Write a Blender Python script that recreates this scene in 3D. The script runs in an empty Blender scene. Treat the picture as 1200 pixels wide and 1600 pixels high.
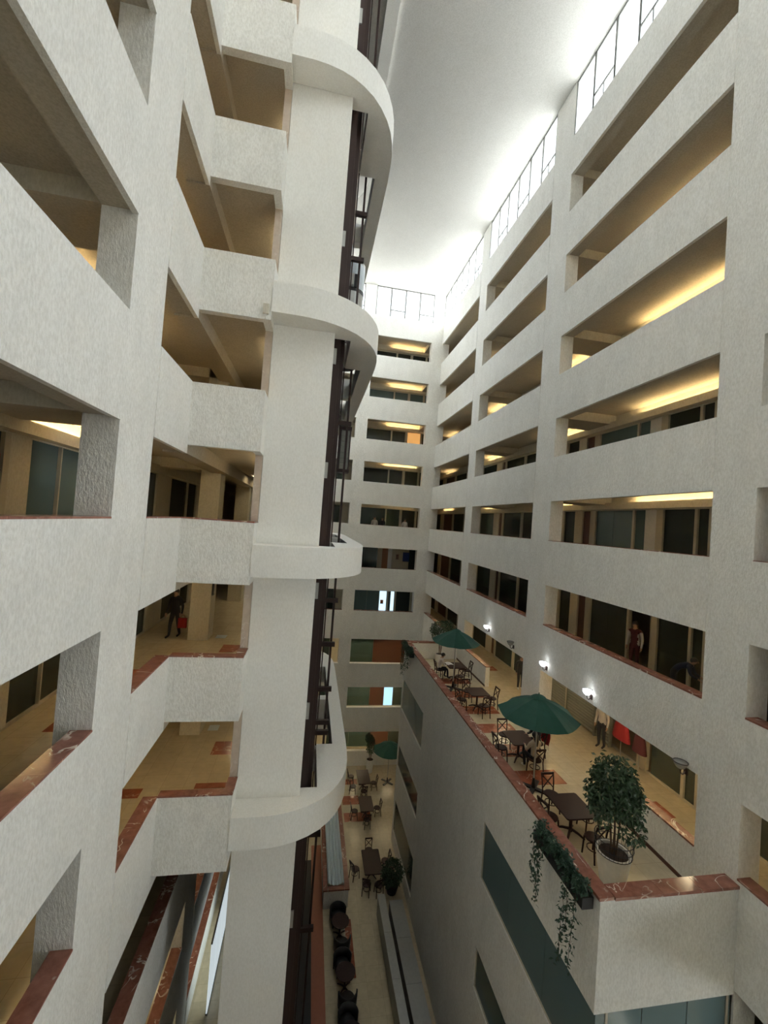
import bpy, bmesh, math, random
from mathutils import Vector, Matrix
random.seed(7)
S = bpy.context.scene
COL = S.collection

# ------------------------------------------------------------------ camera
YAW, PITCH, ROLL, FPX = 0.1715, 0.0251, 0.0729, 644.775
fwd = Vector((math.sin(YAW)*math.cos(PITCH), math.cos(YAW)*math.cos(PITCH), math.sin(PITCH)))
right0 = Vector((math.cos(YAW), -math.sin(YAW), 0)); up0 = right0.cross(fwd)
rgt = math.cos(ROLL)*right0 + math.sin(ROLL)*up0
upv = -math.sin(ROLL)*right0 + math.cos(ROLL)*up0
cam_d = bpy.data.cameras.new('camera'); cam = bpy.data.objects.new('camera', cam_d); COL.objects.link(cam)
cam_d.sensor_fit = 'VERTICAL'; cam_d.sensor_height = 36.0; cam_d.lens = FPX/1600*36.0
cam_d.clip_start = 0.05; cam_d.clip_end = 300
cam.matrix_world = Matrix(((rgt.x, upv.x, -fwd.x, 0), (rgt.y, upv.y, -fwd.y, 0), (rgt.z, upv.z, -fwd.z, 0), (0, 0, 0, 1)))
S.camera = cam

# ------------------------------------------------------------------ sky, exposure
SKY = 15.0
W = bpy.data.worlds.new('sky'); S.world = W; W.use_nodes = True
bg = W.node_tree.nodes['Background']; bg.inputs[0].default_value = (0.86, 0.94, 1.0, 1); bg.inputs[1].default_value = SKY
S.view_settings.view_transform = 'Standard'; S.view_settings.look = 'None'; S.view_settings.gamma = 1.0
S.view_settings.use_curve_mapping = False
S.view_settings.exposure = 1.06
cy = S.cycles
cy.max_bounces = 16; cy.diffuse_bounces = 9; cy.glossy_bounces = 3; cy.transmission_bounces = 4; cy.transparent_max_bounces = 10
cy.sample_clamp_indirect = 20.0; cy.sample_clamp_direct = 1.6; cy.caustics_reflective = False; cy.caustics_refractive = False
cy.use_denoising = True; cy.use_adaptive_sampling = True; cy.adaptive_threshold = 0.02

# ------------------------------------------------------------------ dimensions (metres, camera at the origin)
XR, XL, YF, YN = 9.21, -3.07, 31.5, -0.5      # atrium faces: right, left, far, near
TH = 0.55                                     # wall thickness
ZC = 18.4                                     # roof ceiling
LV = {}                                       # level: floor, sill, head, ceiling
for k in range(-2, 5):
    LV[k] = (-1.30+3.3*k, -0.25+3.3*k, 1.308+3.3*k, 1.72+3.3*k)
LV[-3] = (-11.95, -10.87, -9.02, -8.2)
LV[-4] = (-15.25, -14.22, -12.67, -12.25)
LV[-5] = (-18.6, -17.5, -16.05, -15.55)
G = -18.6
RB = [(0.55, 7.25), (8.23, 14.91), (16.24, 23.02), (24.12, 31.5)]   # right wall bays (y)
FB = [(-1.95, 2.76), (3.66, 8.32)]                                   # far wall bays (x)
LBC = [(8.48, 14.6), (15.9, 22.3), (24.1, 28.0)]                                    # left clerestory bays (y), unseen and added for more light
LB = [(0.4, 7.09), (8.48, 10.58)]                                    # left wall bays (y)
XT, YT0, YT1 = 6.02, 7.2, 24.1                                       # terrace block
YB, XB = 10.55, -1.38                                                # lobby bay

# portals at the clerestory windows guide the sky light in
def portal(loc, sx, sy, rot):
    l = bpy.data.lights.new('sky_portal', 'AREA'); l.shape = 'RECTANGLE'; l.size = sx; l.size_y = sy
    l.cycles.is_portal = True
    o = bpy.data.objects.new('sky_portal', l); o.location = loc; o.rotation_euler = rot; COL.objects.link(o)
CZ0, CZ1 = 16.1, 18.38
zc_ = (CZ0+CZ1)/2; hz = CZ1-CZ0
for a, b in LBC: portal((XL-TH-0.03, (a+b)/2, zc_), hz, b-a, (0, -math.pi/2, 0))
for a, b in RB: portal((XR+TH+0.03, (a+b)/2, zc_), hz, b-a, (0, math.pi/2, 0))
# unseen windows added in the near right galleries to light the left wall
ADDED_WIN = [(k, LV[k][0]+1.05, LV[k][0]+2.25) for k in range(-4, 2)]
YW = 3.4
XW = 12.0
for k, z0, z1 in ADDED_WIN: portal((XW+0.1, (0.1+YW)/2, (z0+z1)/2), z1-z0, YW-0.1, (0, math.pi/2, 0))
NEARW = [(LV[k][1], LV[k][2]) for k in ()]
for z0, z1 in NEARW: portal((sum(FB[0])/2, YN-TH-0.03, (z0+z1)/2), FB[0][1]-FB[0][0], z1-z0, (math.pi/2, 0, 0))
for a, b in FB:
    portal(((a+b)/2, YF+TH+0.03, zc_), b-a, hz, (-math.pi/2, 0, 0))

# ------------------------------------------------------------------ materials
def new_mat(name):
    m = bpy.data.materials.new(name); m.use_nodes = True
    return m, m.node_tree, m.node_tree.nodes['Principled BSDF']
def node(t, kind, **kw):
    n = t.nodes.new(kind)
    for k, v in kw.items():
        if k in n.inputs: n.inputs[k].default_value = v
        else: setattr(n, k, v)
    return n
def objcoord(t):
    return node(t, 'ShaderNodeTexCoord').outputs['Object']
def mixc(t, fac, a, b):
    n = t.nodes.new('ShaderNodeMix'); n.data_type = 'RGBA'
    if hasattr(fac, 'links'): t.links.new(fac, n.inputs[0])
    else: n.inputs[0].default_value = fac
    for i, c in ((6, a), (7, b)):
        if hasattr(c, 'links'): t.links.new(c, n.inputs[i])
        else: n.inputs[i].default_value = (*c, 1)
    return n.outputs[2]
def ramp(t, src, p0, p1, c0=(0, 0, 0), c1=(1, 1, 1)):
    r = t.nodes.new('ShaderNodeValToRGB'); t.links.new(src, r.inputs[0])
    r.color_ramp.elements[0].position = p0; r.color_ramp.elements[1].position = p1
    r.color_ramp.elements[0].color = (*c0, 1); r.color_ramp.elements[1].color = (*c1, 1)
    return r.outputs[0]
def bump(t, p, h, strength, dist=0.02):
    b = node(t, 'ShaderNodeBump', Strength=strength, Distance=dist); t.links.new(h, b.inputs['Height']); t.links.new(b.outputs[0], p.inputs['Normal'])
def plain(name, c, rough=0.6, metal=0.0, var=0.06, scale=9.0, spec=0.5):
    m, t, p = new_mat(name)
    nz = node(t, 'ShaderNodeTexNoise', Scale=scale, Detail=4.0); t.links.new(objcoord(t), nz.inputs['Vector'])
    col = mixc(t, nz.outputs[0], tuple(max(0, x*(1-var*2)) for x in c), tuple(min(1, x*(1+var*2)) for x in c))
    t.links.new(col, p.inputs['Base Color'])
    p.inputs['Roughness'].default_value = rough; p.inputs['Metallic'].default_value = metal
    p.inputs['Specular IOR Level'].default_value = spec
    return m
def stucco(name, c, c2, b=0.7, sc=1.0):
    m, t, p = new_mat(name); v = objcoord(t)
    mp = node(t, 'ShaderNodeMapping'); mp.inputs['Scale'].default_value = (1, 1, 0.45); t.links.new(v, mp.inputs[0])
    n1 = node(t, 'ShaderNodeTexNoise', Scale=2.2*sc, Detail=8.0, Roughness=0.75); t.links.new(mp.outputs[0], n1.inputs['Vector'])
    n2 = node(t, 'ShaderNodeTexNoise', Scale=26.0*sc, Detail=5.0, Roughness=0.65); t.links.new(mp.outputs[0], n2.inputs['Vector'])
    f1 = ramp(t, n1.outputs[0], 0.35, 0.62); f2 = ramp(t, n2.outputs[0], 0.38, 0.6)
    col = mixc(t, f1, c2, c)
    col2 = mixc(t, f2, tuple(x*0.88 for x in c2), (1, 1, 1))
    mm = t.nodes.new('ShaderNodeMix'); mm.data_type = 'RGBA'; mm.blend_type = 'MULTIPLY'; mm.inputs[0].default_value = 0.28 if b < 0.2 else 0.46
    t.links.new(col, mm.inputs[6]); t.links.new(col2, mm.inputs[7]); t.links.new(mm.outputs[2], p.inputs['Base Color'])
    p.inputs['Roughness'].default_value = 0.85; p.inputs['Specular IOR Level'].default_value = 0.2
    bump(t, p, n2.outputs[0], b, 0.03)
    return m
def marble(name, c0, c1, vein, sc=1.0, rough=0.18):
    m, t, p = new_mat(name)
    info = node(t, 'ShaderNodeObjectInfo'); v0 = objcoord(t)
    ofs = node(t, 'ShaderNodeVectorMath', operation='MULTIPLY_ADD'); t.links.new(info.outputs['Random'], ofs.inputs[0])
    ofs.inputs[1].default_value = (37.0, 53.0, 71.0); t.links.new(v0, ofs.inputs[2]); v = ofs.outputs[0]
    n1 = node(t, 'ShaderNodeTexNoise', Scale=5.0*sc, Detail=8.0, Roughness=0.65); t.links.new(v, n1.inputs['Vector'])
    n2 = node(t, 'ShaderNodeTexNoise', Scale=1.3*sc, Detail=3.0, Distortion=1.2); t.links.new(v, n2.inputs['Vector'])
    n3 = node(t, 'ShaderNodeTexNoise', Scale=2.1*sc, Detail=2.0); t.links.new(v, n3.inputs['Vector'])
    base = mixc(t, ramp(t, n1.outputs[0], 0.3, 0.7), c0, c1)
    ab = node(t, 'ShaderNodeMath', operation='SUBTRACT'); t.links.new(n2.outputs[0], ab.inputs[0]); ab.inputs[1].default_value = 0.5
    ab2 = node(t, 'ShaderNodeMath', operation='ABSOLUTE'); t.links.new(ab.outputs[0], ab2.inputs[0])
    vf = ramp(t, ab2.outputs[0], 0.004, 0.016, (1, 1, 1), (0, 0, 0)); mk = ramp(t, n3.outputs[0], 0.48, 0.58)
    mu = node(t, 'ShaderNodeMath', operation='MULTIPLY'); t.links.new(vf, mu.inputs[0]); t.links.new(mk, mu.inputs[1])
    t.links.new(mixc(t, mu.outputs[0], base, vein), p.inputs['Base Color'])
    p.inputs['Roughness'].default_value = rough
    return m
def tiles(name, c1, c2, mortar, size, rough):
    m, t, p = new_mat(name); v = objcoord(t)
    br = node(t, 'ShaderNodeTexBrick', Scale=1.0, offset=0.0)
    br.inputs['Color1'].default_value = (*c1, 1); br.inputs['Color2'].default_value = (*c2, 1); br.inputs['Mortar'].default_value = (*mortar, 1)
    br.inputs['Mortar Size'].default_value = 0.004; br.inputs['Brick Width'].default_value = size; br.inputs['Row Height'].default_value = size
    t.links.new(v, br.inputs['Vector'])
    n1 = node(t, 'ShaderNodeTexNoise', Scale=5.0, Detail=6.0); t.links.new(v, n1.inputs['Vector'])
    mm = t.nodes.new('ShaderNodeMix'); mm.data_type = 'RGBA'; mm.blend_type = 'MULTIPLY'; mm.inputs[0].default_value = 0.5
    t.links.new(br.outputs[0], mm.inputs[6]); t.links.new(ramp(t, n1.outputs[0], 0.3, 0.7, (0.7, 0.7, 0.7)), mm.inputs[7])
    t.links.new(mm.outputs[2], p.inputs['Base Color']); p.inputs['Roughness'].default_value = rough
    return m
def glass(name, tint, alpha, rough=0.06):
    m, t, p = new_mat(name)
    p.inputs['Base Color'].default_value = (*tint, 1); p.inputs['Roughness'].default_value = rough
    tr = node(t, 'ShaderNodeBsdfTransparent'); tr.inputs[0].default_value = (*[min(1, 0.5+x) for x in tint], 1)
    mx = t.nodes.new('ShaderNodeMixShader'); mx.inputs[0].default_value = alpha
    out = t.nodes['Material Output']
    t.links.new(tr.outputs[0], mx.inputs[1]); t.links.new(p.outputs[0], mx.inputs[2]); t.links.new(mx.outputs[0], out.inputs[0])
    return m
def emit(name, c, s):
    m, t, p = new_mat(name)
    p.inputs['Base Color'].default_value = (*c, 1); p.inputs['Emission Color'].default_value = (*c, 1); p.inputs['Emission Strength'].default_value = s
    return m

M = {}
M['stucco'] = stucco('white_stucco', (0.89, 0.875, 0.83), (0.815, 0.80, 0.755))
M['smooth'] = stucco('smooth_white_paint', (0.88, 0.865, 0.82), (0.85, 0.835, 0.79), 0.06)
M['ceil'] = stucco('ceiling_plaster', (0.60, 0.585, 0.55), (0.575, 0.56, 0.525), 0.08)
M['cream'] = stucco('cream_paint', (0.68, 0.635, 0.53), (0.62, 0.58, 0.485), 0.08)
M['soffit_shade'] = stucco('shaded_tan_soffit', (0.50, 0.455, 0.375), (0.46, 0.415, 0.34), 0.08)  # tan soffits and ceilings darkened; their shade is put into the colour
M['marble'] = marble('red_marble', (0.20, 0.072, 0.050), (0.34, 0.15, 0.105), (0.75, 0.62, 0.52))
M['inlay'] = marble('red_marble_floor', (0.24, 0.07, 0.04), (0.36, 0.12, 0.07), (0.55, 0.35, 0.25), 1.0, 0.2)
M['pinkstone'] = marble('beige_marble_cladding', (0.50, 0.40, 0.31), (0.62, 0.52, 0.42), (0.66, 0.58, 0.5), 1.0, 0.3)
M['floor'] = tiles('beige_floor_tiles', (0.66, 0.56, 0.39), (0.61, 0.515, 0.355), (0.45, 0.36, 0.24), 0.6, 0.16)
M['gfloor'] = tiles('ground_floor_tiles', (0.64, 0.54, 0.37), (0.58, 0.49, 0.33), (0.42, 0.34, 0.22), 0.6, 0.2)
M['terracotta'] = plain('terracotta_floor', (0.36, 0.115, 0.06), 0.4)
M['brown'] = plain('dark_brown_steel', (0.035, 0.018, 0.015), 0.4, 0.3)
M['black'] = plain('black_matte', (0.012, 0.011, 0.011), 0.5)
M['steel'] = plain('grey_steel', (0.42, 0.42, 0.40), 0.35, 0.7)
M['greymetal'] = plain('grey_shutter_metal', (0.20, 0.20, 0.17), 0.45, 0.2)
M['pale'] = plain('pale_blue_white_panel', (0.62, 0.69, 0.75), 0.3)
M['frame'] = plain('cream_door_frame', (0.50, 0.45, 0.35), 0.5)
M['winframe'] = plain('grey_window_frame', (0.10, 0.10, 0.09), 0.5)
M['wood'] = plain('dark_brown_wood', (0.030, 0.011, 0.008), 0.45, 0.0, 0.2, 20, 0.25)
M['orangewood'] = plain('orange_brown_door', (0.30, 0.12, 0.045), 0.45)
M['brownwood'] = plain('red_brown_panel', (0.085, 0.028, 0.014), 0.4)
M['gdark'] = glass('dark_green_glass', (0.046, 0.060, 0.048), 0.66, 0.22)
M['gteal'] = glass('teal_frosted_glass', (0.15, 0.215, 0.215), 0.80, 0.15)
M['ggreen'] = glass('grey_green_glass', (0.05, 0.09, 0.08), 0.75, 0.08)
M['sky_glass'] = glass('clear_window_glass', (0.8, 0.85, 0.85), 0.06, 0.05)
M['white'] = plain('white_ceramic', (0.72, 0.70, 0.66), 0.35)
M['soil'] = plain('dark_soil', (0.035, 0.02, 0.014), 0.9)
M['leaf'] = plain('ficus_leaf', (0.035, 0.075, 0.030), 0.4, 0, 0.35, 6)
M['leaf2'] = plain('ivy_leaf', (0.025, 0.065, 0.035), 0.45, 0, 0.35, 6)
M['stem'] = plain('plant_stem', (0.09, 0.055, 0.03), 0.8)
M['green'] = plain('green_canvas', (0.008, 0.065, 0.043), 0.8, 0, 0.08)
M['skin'] = plain('skin', (0.42, 0.25, 0.17), 0.5)
M['hair'] = plain('black_hair', (0.012, 0.010, 0.009), 0.5)
M['c_black'] = plain('black_cloth', (0.016, 0.016, 0.020), 0.8)
M['c_navy'] = plain('navy_cloth', (0.012, 0.018, 0.045), 0.8)
M['c_white'] = plain('white_cloth', (0.62, 0.58, 0.55), 0.8)
M['c_cream'] = plain('cream_cloth', (0.50, 0.42, 0.30), 0.8)
M['c_red'] = plain('red_cloth', (0.30, 0.015, 0.018), 0.8)
M['c_wine'] = plain('wine_cloth', (0.07, 0.010, 0.014), 0.8)
M['drape'] = plain('pale_blue_fabric', (0.55, 0.64, 0.68), 0.6)
M['paper'] = plain('white_paper', (0.82, 0.82, 0.80), 0.7)
M['blue'] = plain('blue_print', (0.02, 0.06, 0.30), 0.5)
M['orange'] = plain('orange_print', (0.55, 0.14, 0.03), 0.5)
M['bulb'] = emit('cool_lamp_glass', (0.93, 0.97, 1.0), 5.0)
M['offglass'] = plain('lamp_glass_off', (0.35, 0.34, 0.31), 0.2)
M['litpanel'] = emit('lit_shop_panel', (0.62, 0.82, 0.95), 0.62)
M['litscreen'] = emit('daylit_screen', (0.72, 0.82, 0.86), 0.34)  # emission stands in for daylight on the ground floor screen
M['litblue'] = emit('lit_blue_panel', (0.35, 0.62, 0.80), 0.6)
M['litorange'] = emit('lit_orange_wall', (0.95, 0.5, 0.16), 0.3)
TUBE = {}
def tube_mat(s):
    if s not in TUBE: TUBE[s] = emit('warm_cove_tube_%d' % int(s), (1.0, 0.82, 0.50), s)
    return TUBE[s]

# ------------------------------------------------------------------ mesh helpers
class MB:
    def __init__(s): s.v = []; s.f = []; s.m = []
    def add(s, vs, fs, mi=0):
        o = len(s.v); s.v.extend([tuple(p) for p in vs])
        for f in fs: s.f.append(tuple(i+o for i in f)); s.m.append(mi)
        return s
    def box(s, x0, x1, y0, y1, z0, z1, mi=0, top=None, bot=None):
        vs = [(x0,y0,z0),(x1,y0,z0),(x1,y1,z0),(x0,y1,z0),(x0,y0,z1),(x1,y0,z1),(x1,y1,z1),(x0,y1,z1)]
        o = len(s.v); s.v.extend(vs)
        for i, f in enumerate([(3,2,1,0),(4,5,6,7),(0,1,5,4),(1,2,6,5),(2,3,7,6),(3,0,4,7)]):
            s.f.append(tuple(j+o for j in f)); s.m.append(bot if i == 0 and bot is not None else top if i == 1 and top is not None else mi)
        return s
    def prism(s, poly, z0, z1, mi=0):           # poly ccw in xy
        n = len(poly); o = len(s.v)
        s.v.extend([(x, y, z0) for x, y in poly] + [(x, y, z1) for x, y in poly])
        s.f.append(tuple(o+i for i in reversed(range(n)))); s.m.append(mi)
        s.f.append(tuple(o+n+i for i in range(n))); s.m.append(mi)
        for i in range(n):
            j = (i+1) % n; s.f.append((o+i, o+j, o+n+j, o+n+i)); s.m.append(mi)
        return s
    def lathe(s, prof, n=16, c=(0, 0, 0), mi=0):   # prof list of (r, z); closed at ends where r>0
        rings = []
        for r, z in prof:
            rings.append(len(s.v)); s.v.extend([(c[0]+r*math.cos(2*math.pi*i/n), c[1]+r*math.sin(2*math.pi*i/n), c[2]+z) for i in range(n)])
        for a, b in zip(rings, rings[1:]):
            for i in range(n):
                j = (i+1) % n; s.f.append((a+i, a+j, b+j, b+i)); s.m.append(mi)
        s.f.append(tuple(rings[0]+i for i in reversed(range(n)))); s.m.append(mi)
        s.f.append(tuple(rings[-1]+i for i in range(n))); s.m.append(mi)
        return s
    def tube(s, pts, r, n=6, mi=0, closed=False):
        pts = [Vector(p) for p in pts]; rs = r if isinstance(r, (list, tuple)) else [r]*len(pts); rings = []
        for i, p in enumerate(pts):
            if closed: d = (pts[(i+1) % len(pts)]-pts[i-1])
            else: d = (pts[min(i+1, len(pts)-1)]-pts[max(i-1, 0)])
            d.normalize(); a = d.orthogonal(); a = Vector((0, 0, 1)).cross(d) if abs(d.z) < 0.98 else Vector((1, 0, 0))
            a.normalize(); b = d.cross(a); rings.append(len(s.v))
            for k in range(n):
                t = 2*math.pi*k/n; s.v.append(tuple(p+rs[i]*(math.cos(t)*a+math.sin(t)*b)))
        R = rings + ([rings[0]] if closed else [])
        for a, b in zip(R, R[1:]):
            for k in range(n):
                j = (k+1) % n; s.f.append((a+k, a+j, b+j, b+k)); s.m.append(mi)
        if not closed:
            s.f.append(tuple(rings[0]+k for k in reversed(range(n)))); s.m.append(mi)
            s.f.append(tuple(rings[-1]+k for k in range(n))); s.m.append(mi)
        return s
    def beam(s, a, b, w, h, mi=0):               # rectangular bar a->b
        a = Vector(a); b = Vector(b); d = (b-a).normalized()
        u = Vector((0, 0, 1)).cross(d) if abs(d.z) < 0.98 else Vector((1, 0, 0)); u.normalize(); v = d.cross(u)
        vs = [p+sx*u*w/2+sy*v*h/2 for p in (a, b) for sx, sy in ((-1,-1),(1,-1),(1,1),(-1,1))]
        return s.add(vs, [(3,2,1,0),(4,5,6,7),(0,1,5,4),(1,2,6,5),(2,3,7,6),(3,0,4,7)], mi)
    def mesh(s, name, mats, smooth=False):
        me = bpy.data.meshes.new(name); me.from_pydata(s.v, [], s.f)
        for m in mats if isinstance(mats, (list, tuple)) else [mats]: me.materials.append(m)
        me.polygons.foreach_set('material_index', s.m)
        if smooth: me.polygons.foreach_set('use_smooth', [True]*len(s.f))
        me.update(); return me
def link(name, me, parent=None, loc=None, rz=None):
    o = bpy.data.objects.new(name, me); COL.objects.link(o)
    if parent is not None: o.parent = parent
    if loc is not None: o.location = loc
    if rz is not None: o.rotation_euler = (0, 0, rz)
    return o
def obj(name, mb, mats, parent=None, smooth=False, loc=None, rz=None):
    return link(name, mb.mesh(name, mats, smooth), parent, loc, rz)
def tag(o, label, cat, group=None):
    o['label'] = label; o['category'] = cat
    if group: o['group'] = group
    return o
def thing(name, label, cat, loc=(0, 0, 0), rz=0, group=None):
    o = link(name, None, None, loc, rz); return tag(o, label, cat, group)
def struct(name, mb, mats, smooth=False, label=None, cat=None):
    o = obj(name, mb, mats, None, smooth); o['kind'] = 'structure'
    if label: o['label'] = label
    if cat: o['category'] = cat
    return o
def sroot(name, loc=(0, 0, 0), label=None, cat=None):
    o = link(name, None, None, loc); o['kind'] = 'structure'
    if label: o['label'] = label
    if cat: o['category'] = cat
    return o
def copy_tree(o, parent=None, loc=None, rz=None):
    c = o.copy(); COL.objects.link(c); c.parent = parent
    if loc is not None: c.location = loc
    if rz is not None: c.rotation_euler = (0, 0, rz)
    for ch in list(o.children): copy_tree(ch, c)
    return c
BOXC = {}
def boxobj(name, x0, x1, y0, y1, z0, z1, mat, parent=None):
    key = (name, round(x1-x0, 3), round(y1-y0, 3), round(z1-z0, 3), mat.name)
    if key not in BOXC:
        BOXC[key] = MB().box(-(x1-x0)/2, (x1-x0)/2, -(y1-y0)/2, (y1-y0)/2, 0, z1-z0).mesh(name, mat)
    return link(name, BOXC[key], parent, ((x0+x1)/2, (y0+y1)/2, z0))

# ------------------------------------------------------------------ atrium walls
def zlist(ks, clear=True):
    z = [(LV[k][1], LV[k][2]) for k in ks]
    if clear: z.append((CZ0, CZ1))
    return sorted(z)
STEP = 0.05; PT = 0.30
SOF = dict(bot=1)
def wall_x(mb, x, out, cols, piers, z0, z1):
    """wall in the plane x, thickness towards out (+1/-1); cols = [(y0, y1, holes)]"""
    xi = x+out*TH; xs = x+out*0.10; pr = x+out*0.015
    def b(xa, xb, *r, **kw): mb.box(min(xa, xb), max(xa, xb), *r, **kw)
    for y0, y1, holes in cols:
        hs = sorted(holes); z = z0
        for i in range(len(hs)+1):
            top = hs[i][0] if i < len(hs) else z1
            step = STEP if i > 0 else 0
            if top-z < 0.06: continue
            sp = max(top-0.95, z+step+0.01) if i < len(hs) and hs[i][0] < 15 and hs[i][0] != -7.96 else top
            b(x, xs, y0, y1, z, top); b(xs, xi, y0, y1, z+step, sp, **SOF)
            if sp < top: b(xs, x+out*PT, y0, y1, sp, top)
            if i < len(hs): z = hs[i][1]
    for y0, y1, *zz in piers:
        za, zb = zz if zz else (z0, z1)
        b(pr, xi, y0, y1, za, zb)
def wall_y(mb, y, out, cols, piers, z0, z1):
    yi = y+out*TH; ys = y+out*0.10; pr = y+out*0.015
    def b(x0, x1, ya, yb, za, zb, **kw): mb.box(x0, x1, min(ya, yb), max(ya, yb), za, zb, **kw)
    for x0, x1, holes in cols:
        hs = sorted(holes); z = z0
        for i in range(len(hs)+1):
            top = hs[i][0] if i < len(hs) else z1
            step = STEP if i > 0 else 0
            if top-z < 0.06: continue
            sp = max(top-0.95, z+step+0.01) if i < len(hs) and hs[i][0] < 15 else top
            b(x0, x1, y, ys, z, top); b(x0, x1, ys, yi, z+step, sp, **SOF)
            if sp < top: b(x0, x1, ys, y+out*PT, sp, top)
            if i < len(hs): z = hs[i][1]
    for x0, x1, *zz in piers:
        za, zb = zz if zz else (z0, z1)
        b(x0, x1, pr, yi, za, zb)

low = zlist([-5, -4, -3], False)
mb = MB()
wall_x(mb, XR, 1, [(RB[0][0], RB[0][1]-0.05, low), (RB[3][0], RB[3][1], low)], [(YN, RB[0][0]), (RB[0][1]-0.05, RB[0][1]), (23.02, RB[3][0])], G, -8.3)
wall_x(mb, XR, 1, [(*RB[0], zlist(range(-2, 5))), (*RB[3], zlist(range(-2, 5)))], [(YN, RB[0][0])], -8.3, ZC)
tz = [(-7.96, LV[-2][2])] + zlist(range(-1, 5))
wall_x(mb, XR, 1, [(*RB[1], tz), (*RB[2], tz)], [(RB[0][1], RB[1][0]), (RB[1][1], RB[2][0]), (RB[2][1], RB[3][0])], -8.3, ZC)
# parapets between terrace and gallery
mb.box(XR, XR+0.22, RB[1][0], 10.55, -7.9, -6.93); mb.box(XR, XR+0.22, 19.75, RB[2][1], -7.9, -6.93)
wall_right = struct('wall_right', mb, [M['stucco'], M['soffit_shade']])

mb = MB()
fz = zlist(range(-5, 5))
wall_y(mb, YF, 1, [(*FB[0], fz), (*FB[1], fz)], [(XL-TH, FB[0][0]), (FB[0][1], FB[1][0]), (FB[1][1], XR+TH)], G, ZC)
wall_far = struct('wall_far', mb, [M['stucco'], M['soffit_shade']])

mb = MB()
wall_y(mb, YN, -1, [(*FB[0], NEARW), (*FB[1], zlist(range(-5, 1), False))], [(XL-TH, FB[0][0]), (FB[0][1], FB[1][0]), (FB[1][1], XR+TH)], G, ZC)
wall_near = struct('wall_near', mb, [M['stucco'], M['soffit_shade']])

mb = MB()
wall_x(mb, XL, -1, [(LB[0][0], LB[0][1], low), (8.48, 14.45, low), (15.9, 22.3, low)], [(YN, 0.4), (7.09, 8.48), (14.45, 15.9), (22.3, YF)], G, -8.66)
lz = zlist(range(-2, 5), False)
wall_x(mb, XL, -1, [(*LB[0], lz), (*LB[1], lz)], [(YN, 0.4), (7.09, 8.48)], -8.66, 15.9)
for k in range(-2, 5):      # edge beams running on past the lobby bay
    mb.box(XL-TH, XL, LB[1][1], 24.1, LV[k][2], LV[k][3]+0.02, 1)
mb.box(XL-TH, XL, LB[1][1], 24.1, LV[4][3], 15.9)
mb.box(XL-TH, XL, 24.1, YF, -8.66, 15.9)
wall_x(mb, XL, -1, [(*b, [(CZ0, CZ1)]) for b in LBC], [(YN, 8.48), (14.6, 15.9), (22.3, 24.1), (28.0, YF)], 15.9, ZC)
wall_left = struct('wall_left', mb, [M['stucco'], M['soffit_shade']])

# lobby bay parapets (project from the left wall in front of the lifts)
mb = MB()
for k in range(-2, 6):
    s = -0.25+3.3*k; h = 1.5223+3.3*(k-1)
    if k == -2: h = -8.66
    mb.box(XL, XB, YB, YB+0.2, h, min(s, 17.0)); mb.box(XB-0.2, XB, YB+0.2, 11.23, h, min(s, 17.0))
wall_bay = struct('wall_lobby_bay', mb, M['stucco'])

# marble copings on the parapets, one slab after another
def coping(parent, x0, x1, y0, y1, z, axis, n, h=0.045, mat='marble'):
    for i in range(n):
        if axis == 'y': a = y0+(y1-y0)*i/n; b = y0+(y1-y0)*(i+1)/n-0.004; boxobj('coping_slab', x0, x1, a, b, z, z+h, M[mat], parent)
        else: a = x0+(x1-x0)*i/n; b = x0+(x1-x0)*(i+1)/n-0.004; boxobj('coping_slab', a, b, y0, y1, z, z+h, M[mat], parent)
for k in (-4, -3, -2, -1, 0):
    s = LV[k][1]
    if k >= -2:
        coping(wall_left, XL-PT-0.02, XL-0.005, *LB[0], s, 'y', 6, 0.03); coping(wall_left, XL-PT-0.02, XL-0.005, *LB[1], s, 'y', 2, 0.03)
        coping(wall_bay, XL, XB+0.01, YB-0.005, YB+0.22, s, 'x', 2, 0.035); coping(wall_bay, XB-0.22, XB+0.01, YB+0.22, 11.22, s, 'y', 1, 0.035)
    else:
        coping(wall_left, XL-PT-0.02, XL-0.005, LB[0][0], LB[0][1], s, 'y', 6); coping(wall_left, XL-PT-0.02, XL-0.005, 8.48, 14.45, s, 'y', 5); coping(wall_left, XL-PT-0.02, XL-0.005, 15.9, 22.3, s, 'y', 5)
coping(wall_left, XL-PT-0.02, XL-0.005, 15.9, 22.3, LV[-5][1], 'y', 5)
for k in (-2, -1, 0):
    for i in (0, 1, 2, 3):
        if k == -2 and i in (1, 2): continue
        coping(wall_right, XR-0.005, XR+PT+0.02, *RB[i], LV[k][1], 'y', 6, 0.04 if k < 0 else 0.015)
    for b in FB: coping(wall_far, *b, YF-0.005, YF+PT, LV[k][1], 'x', 4, 0.012)
coping(wall_right, XR-0.01, XR+0.26, RB[1][0], 10.56, -6.93, 'y', 2); coping(wall_right, XR-0.01, XR+0.26, 19.74, RB[2][1], -6.93, 'y', 3)

# roof ceiling
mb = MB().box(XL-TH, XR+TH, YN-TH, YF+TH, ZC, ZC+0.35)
struct('ceiling', mb, M['ceil'])
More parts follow.
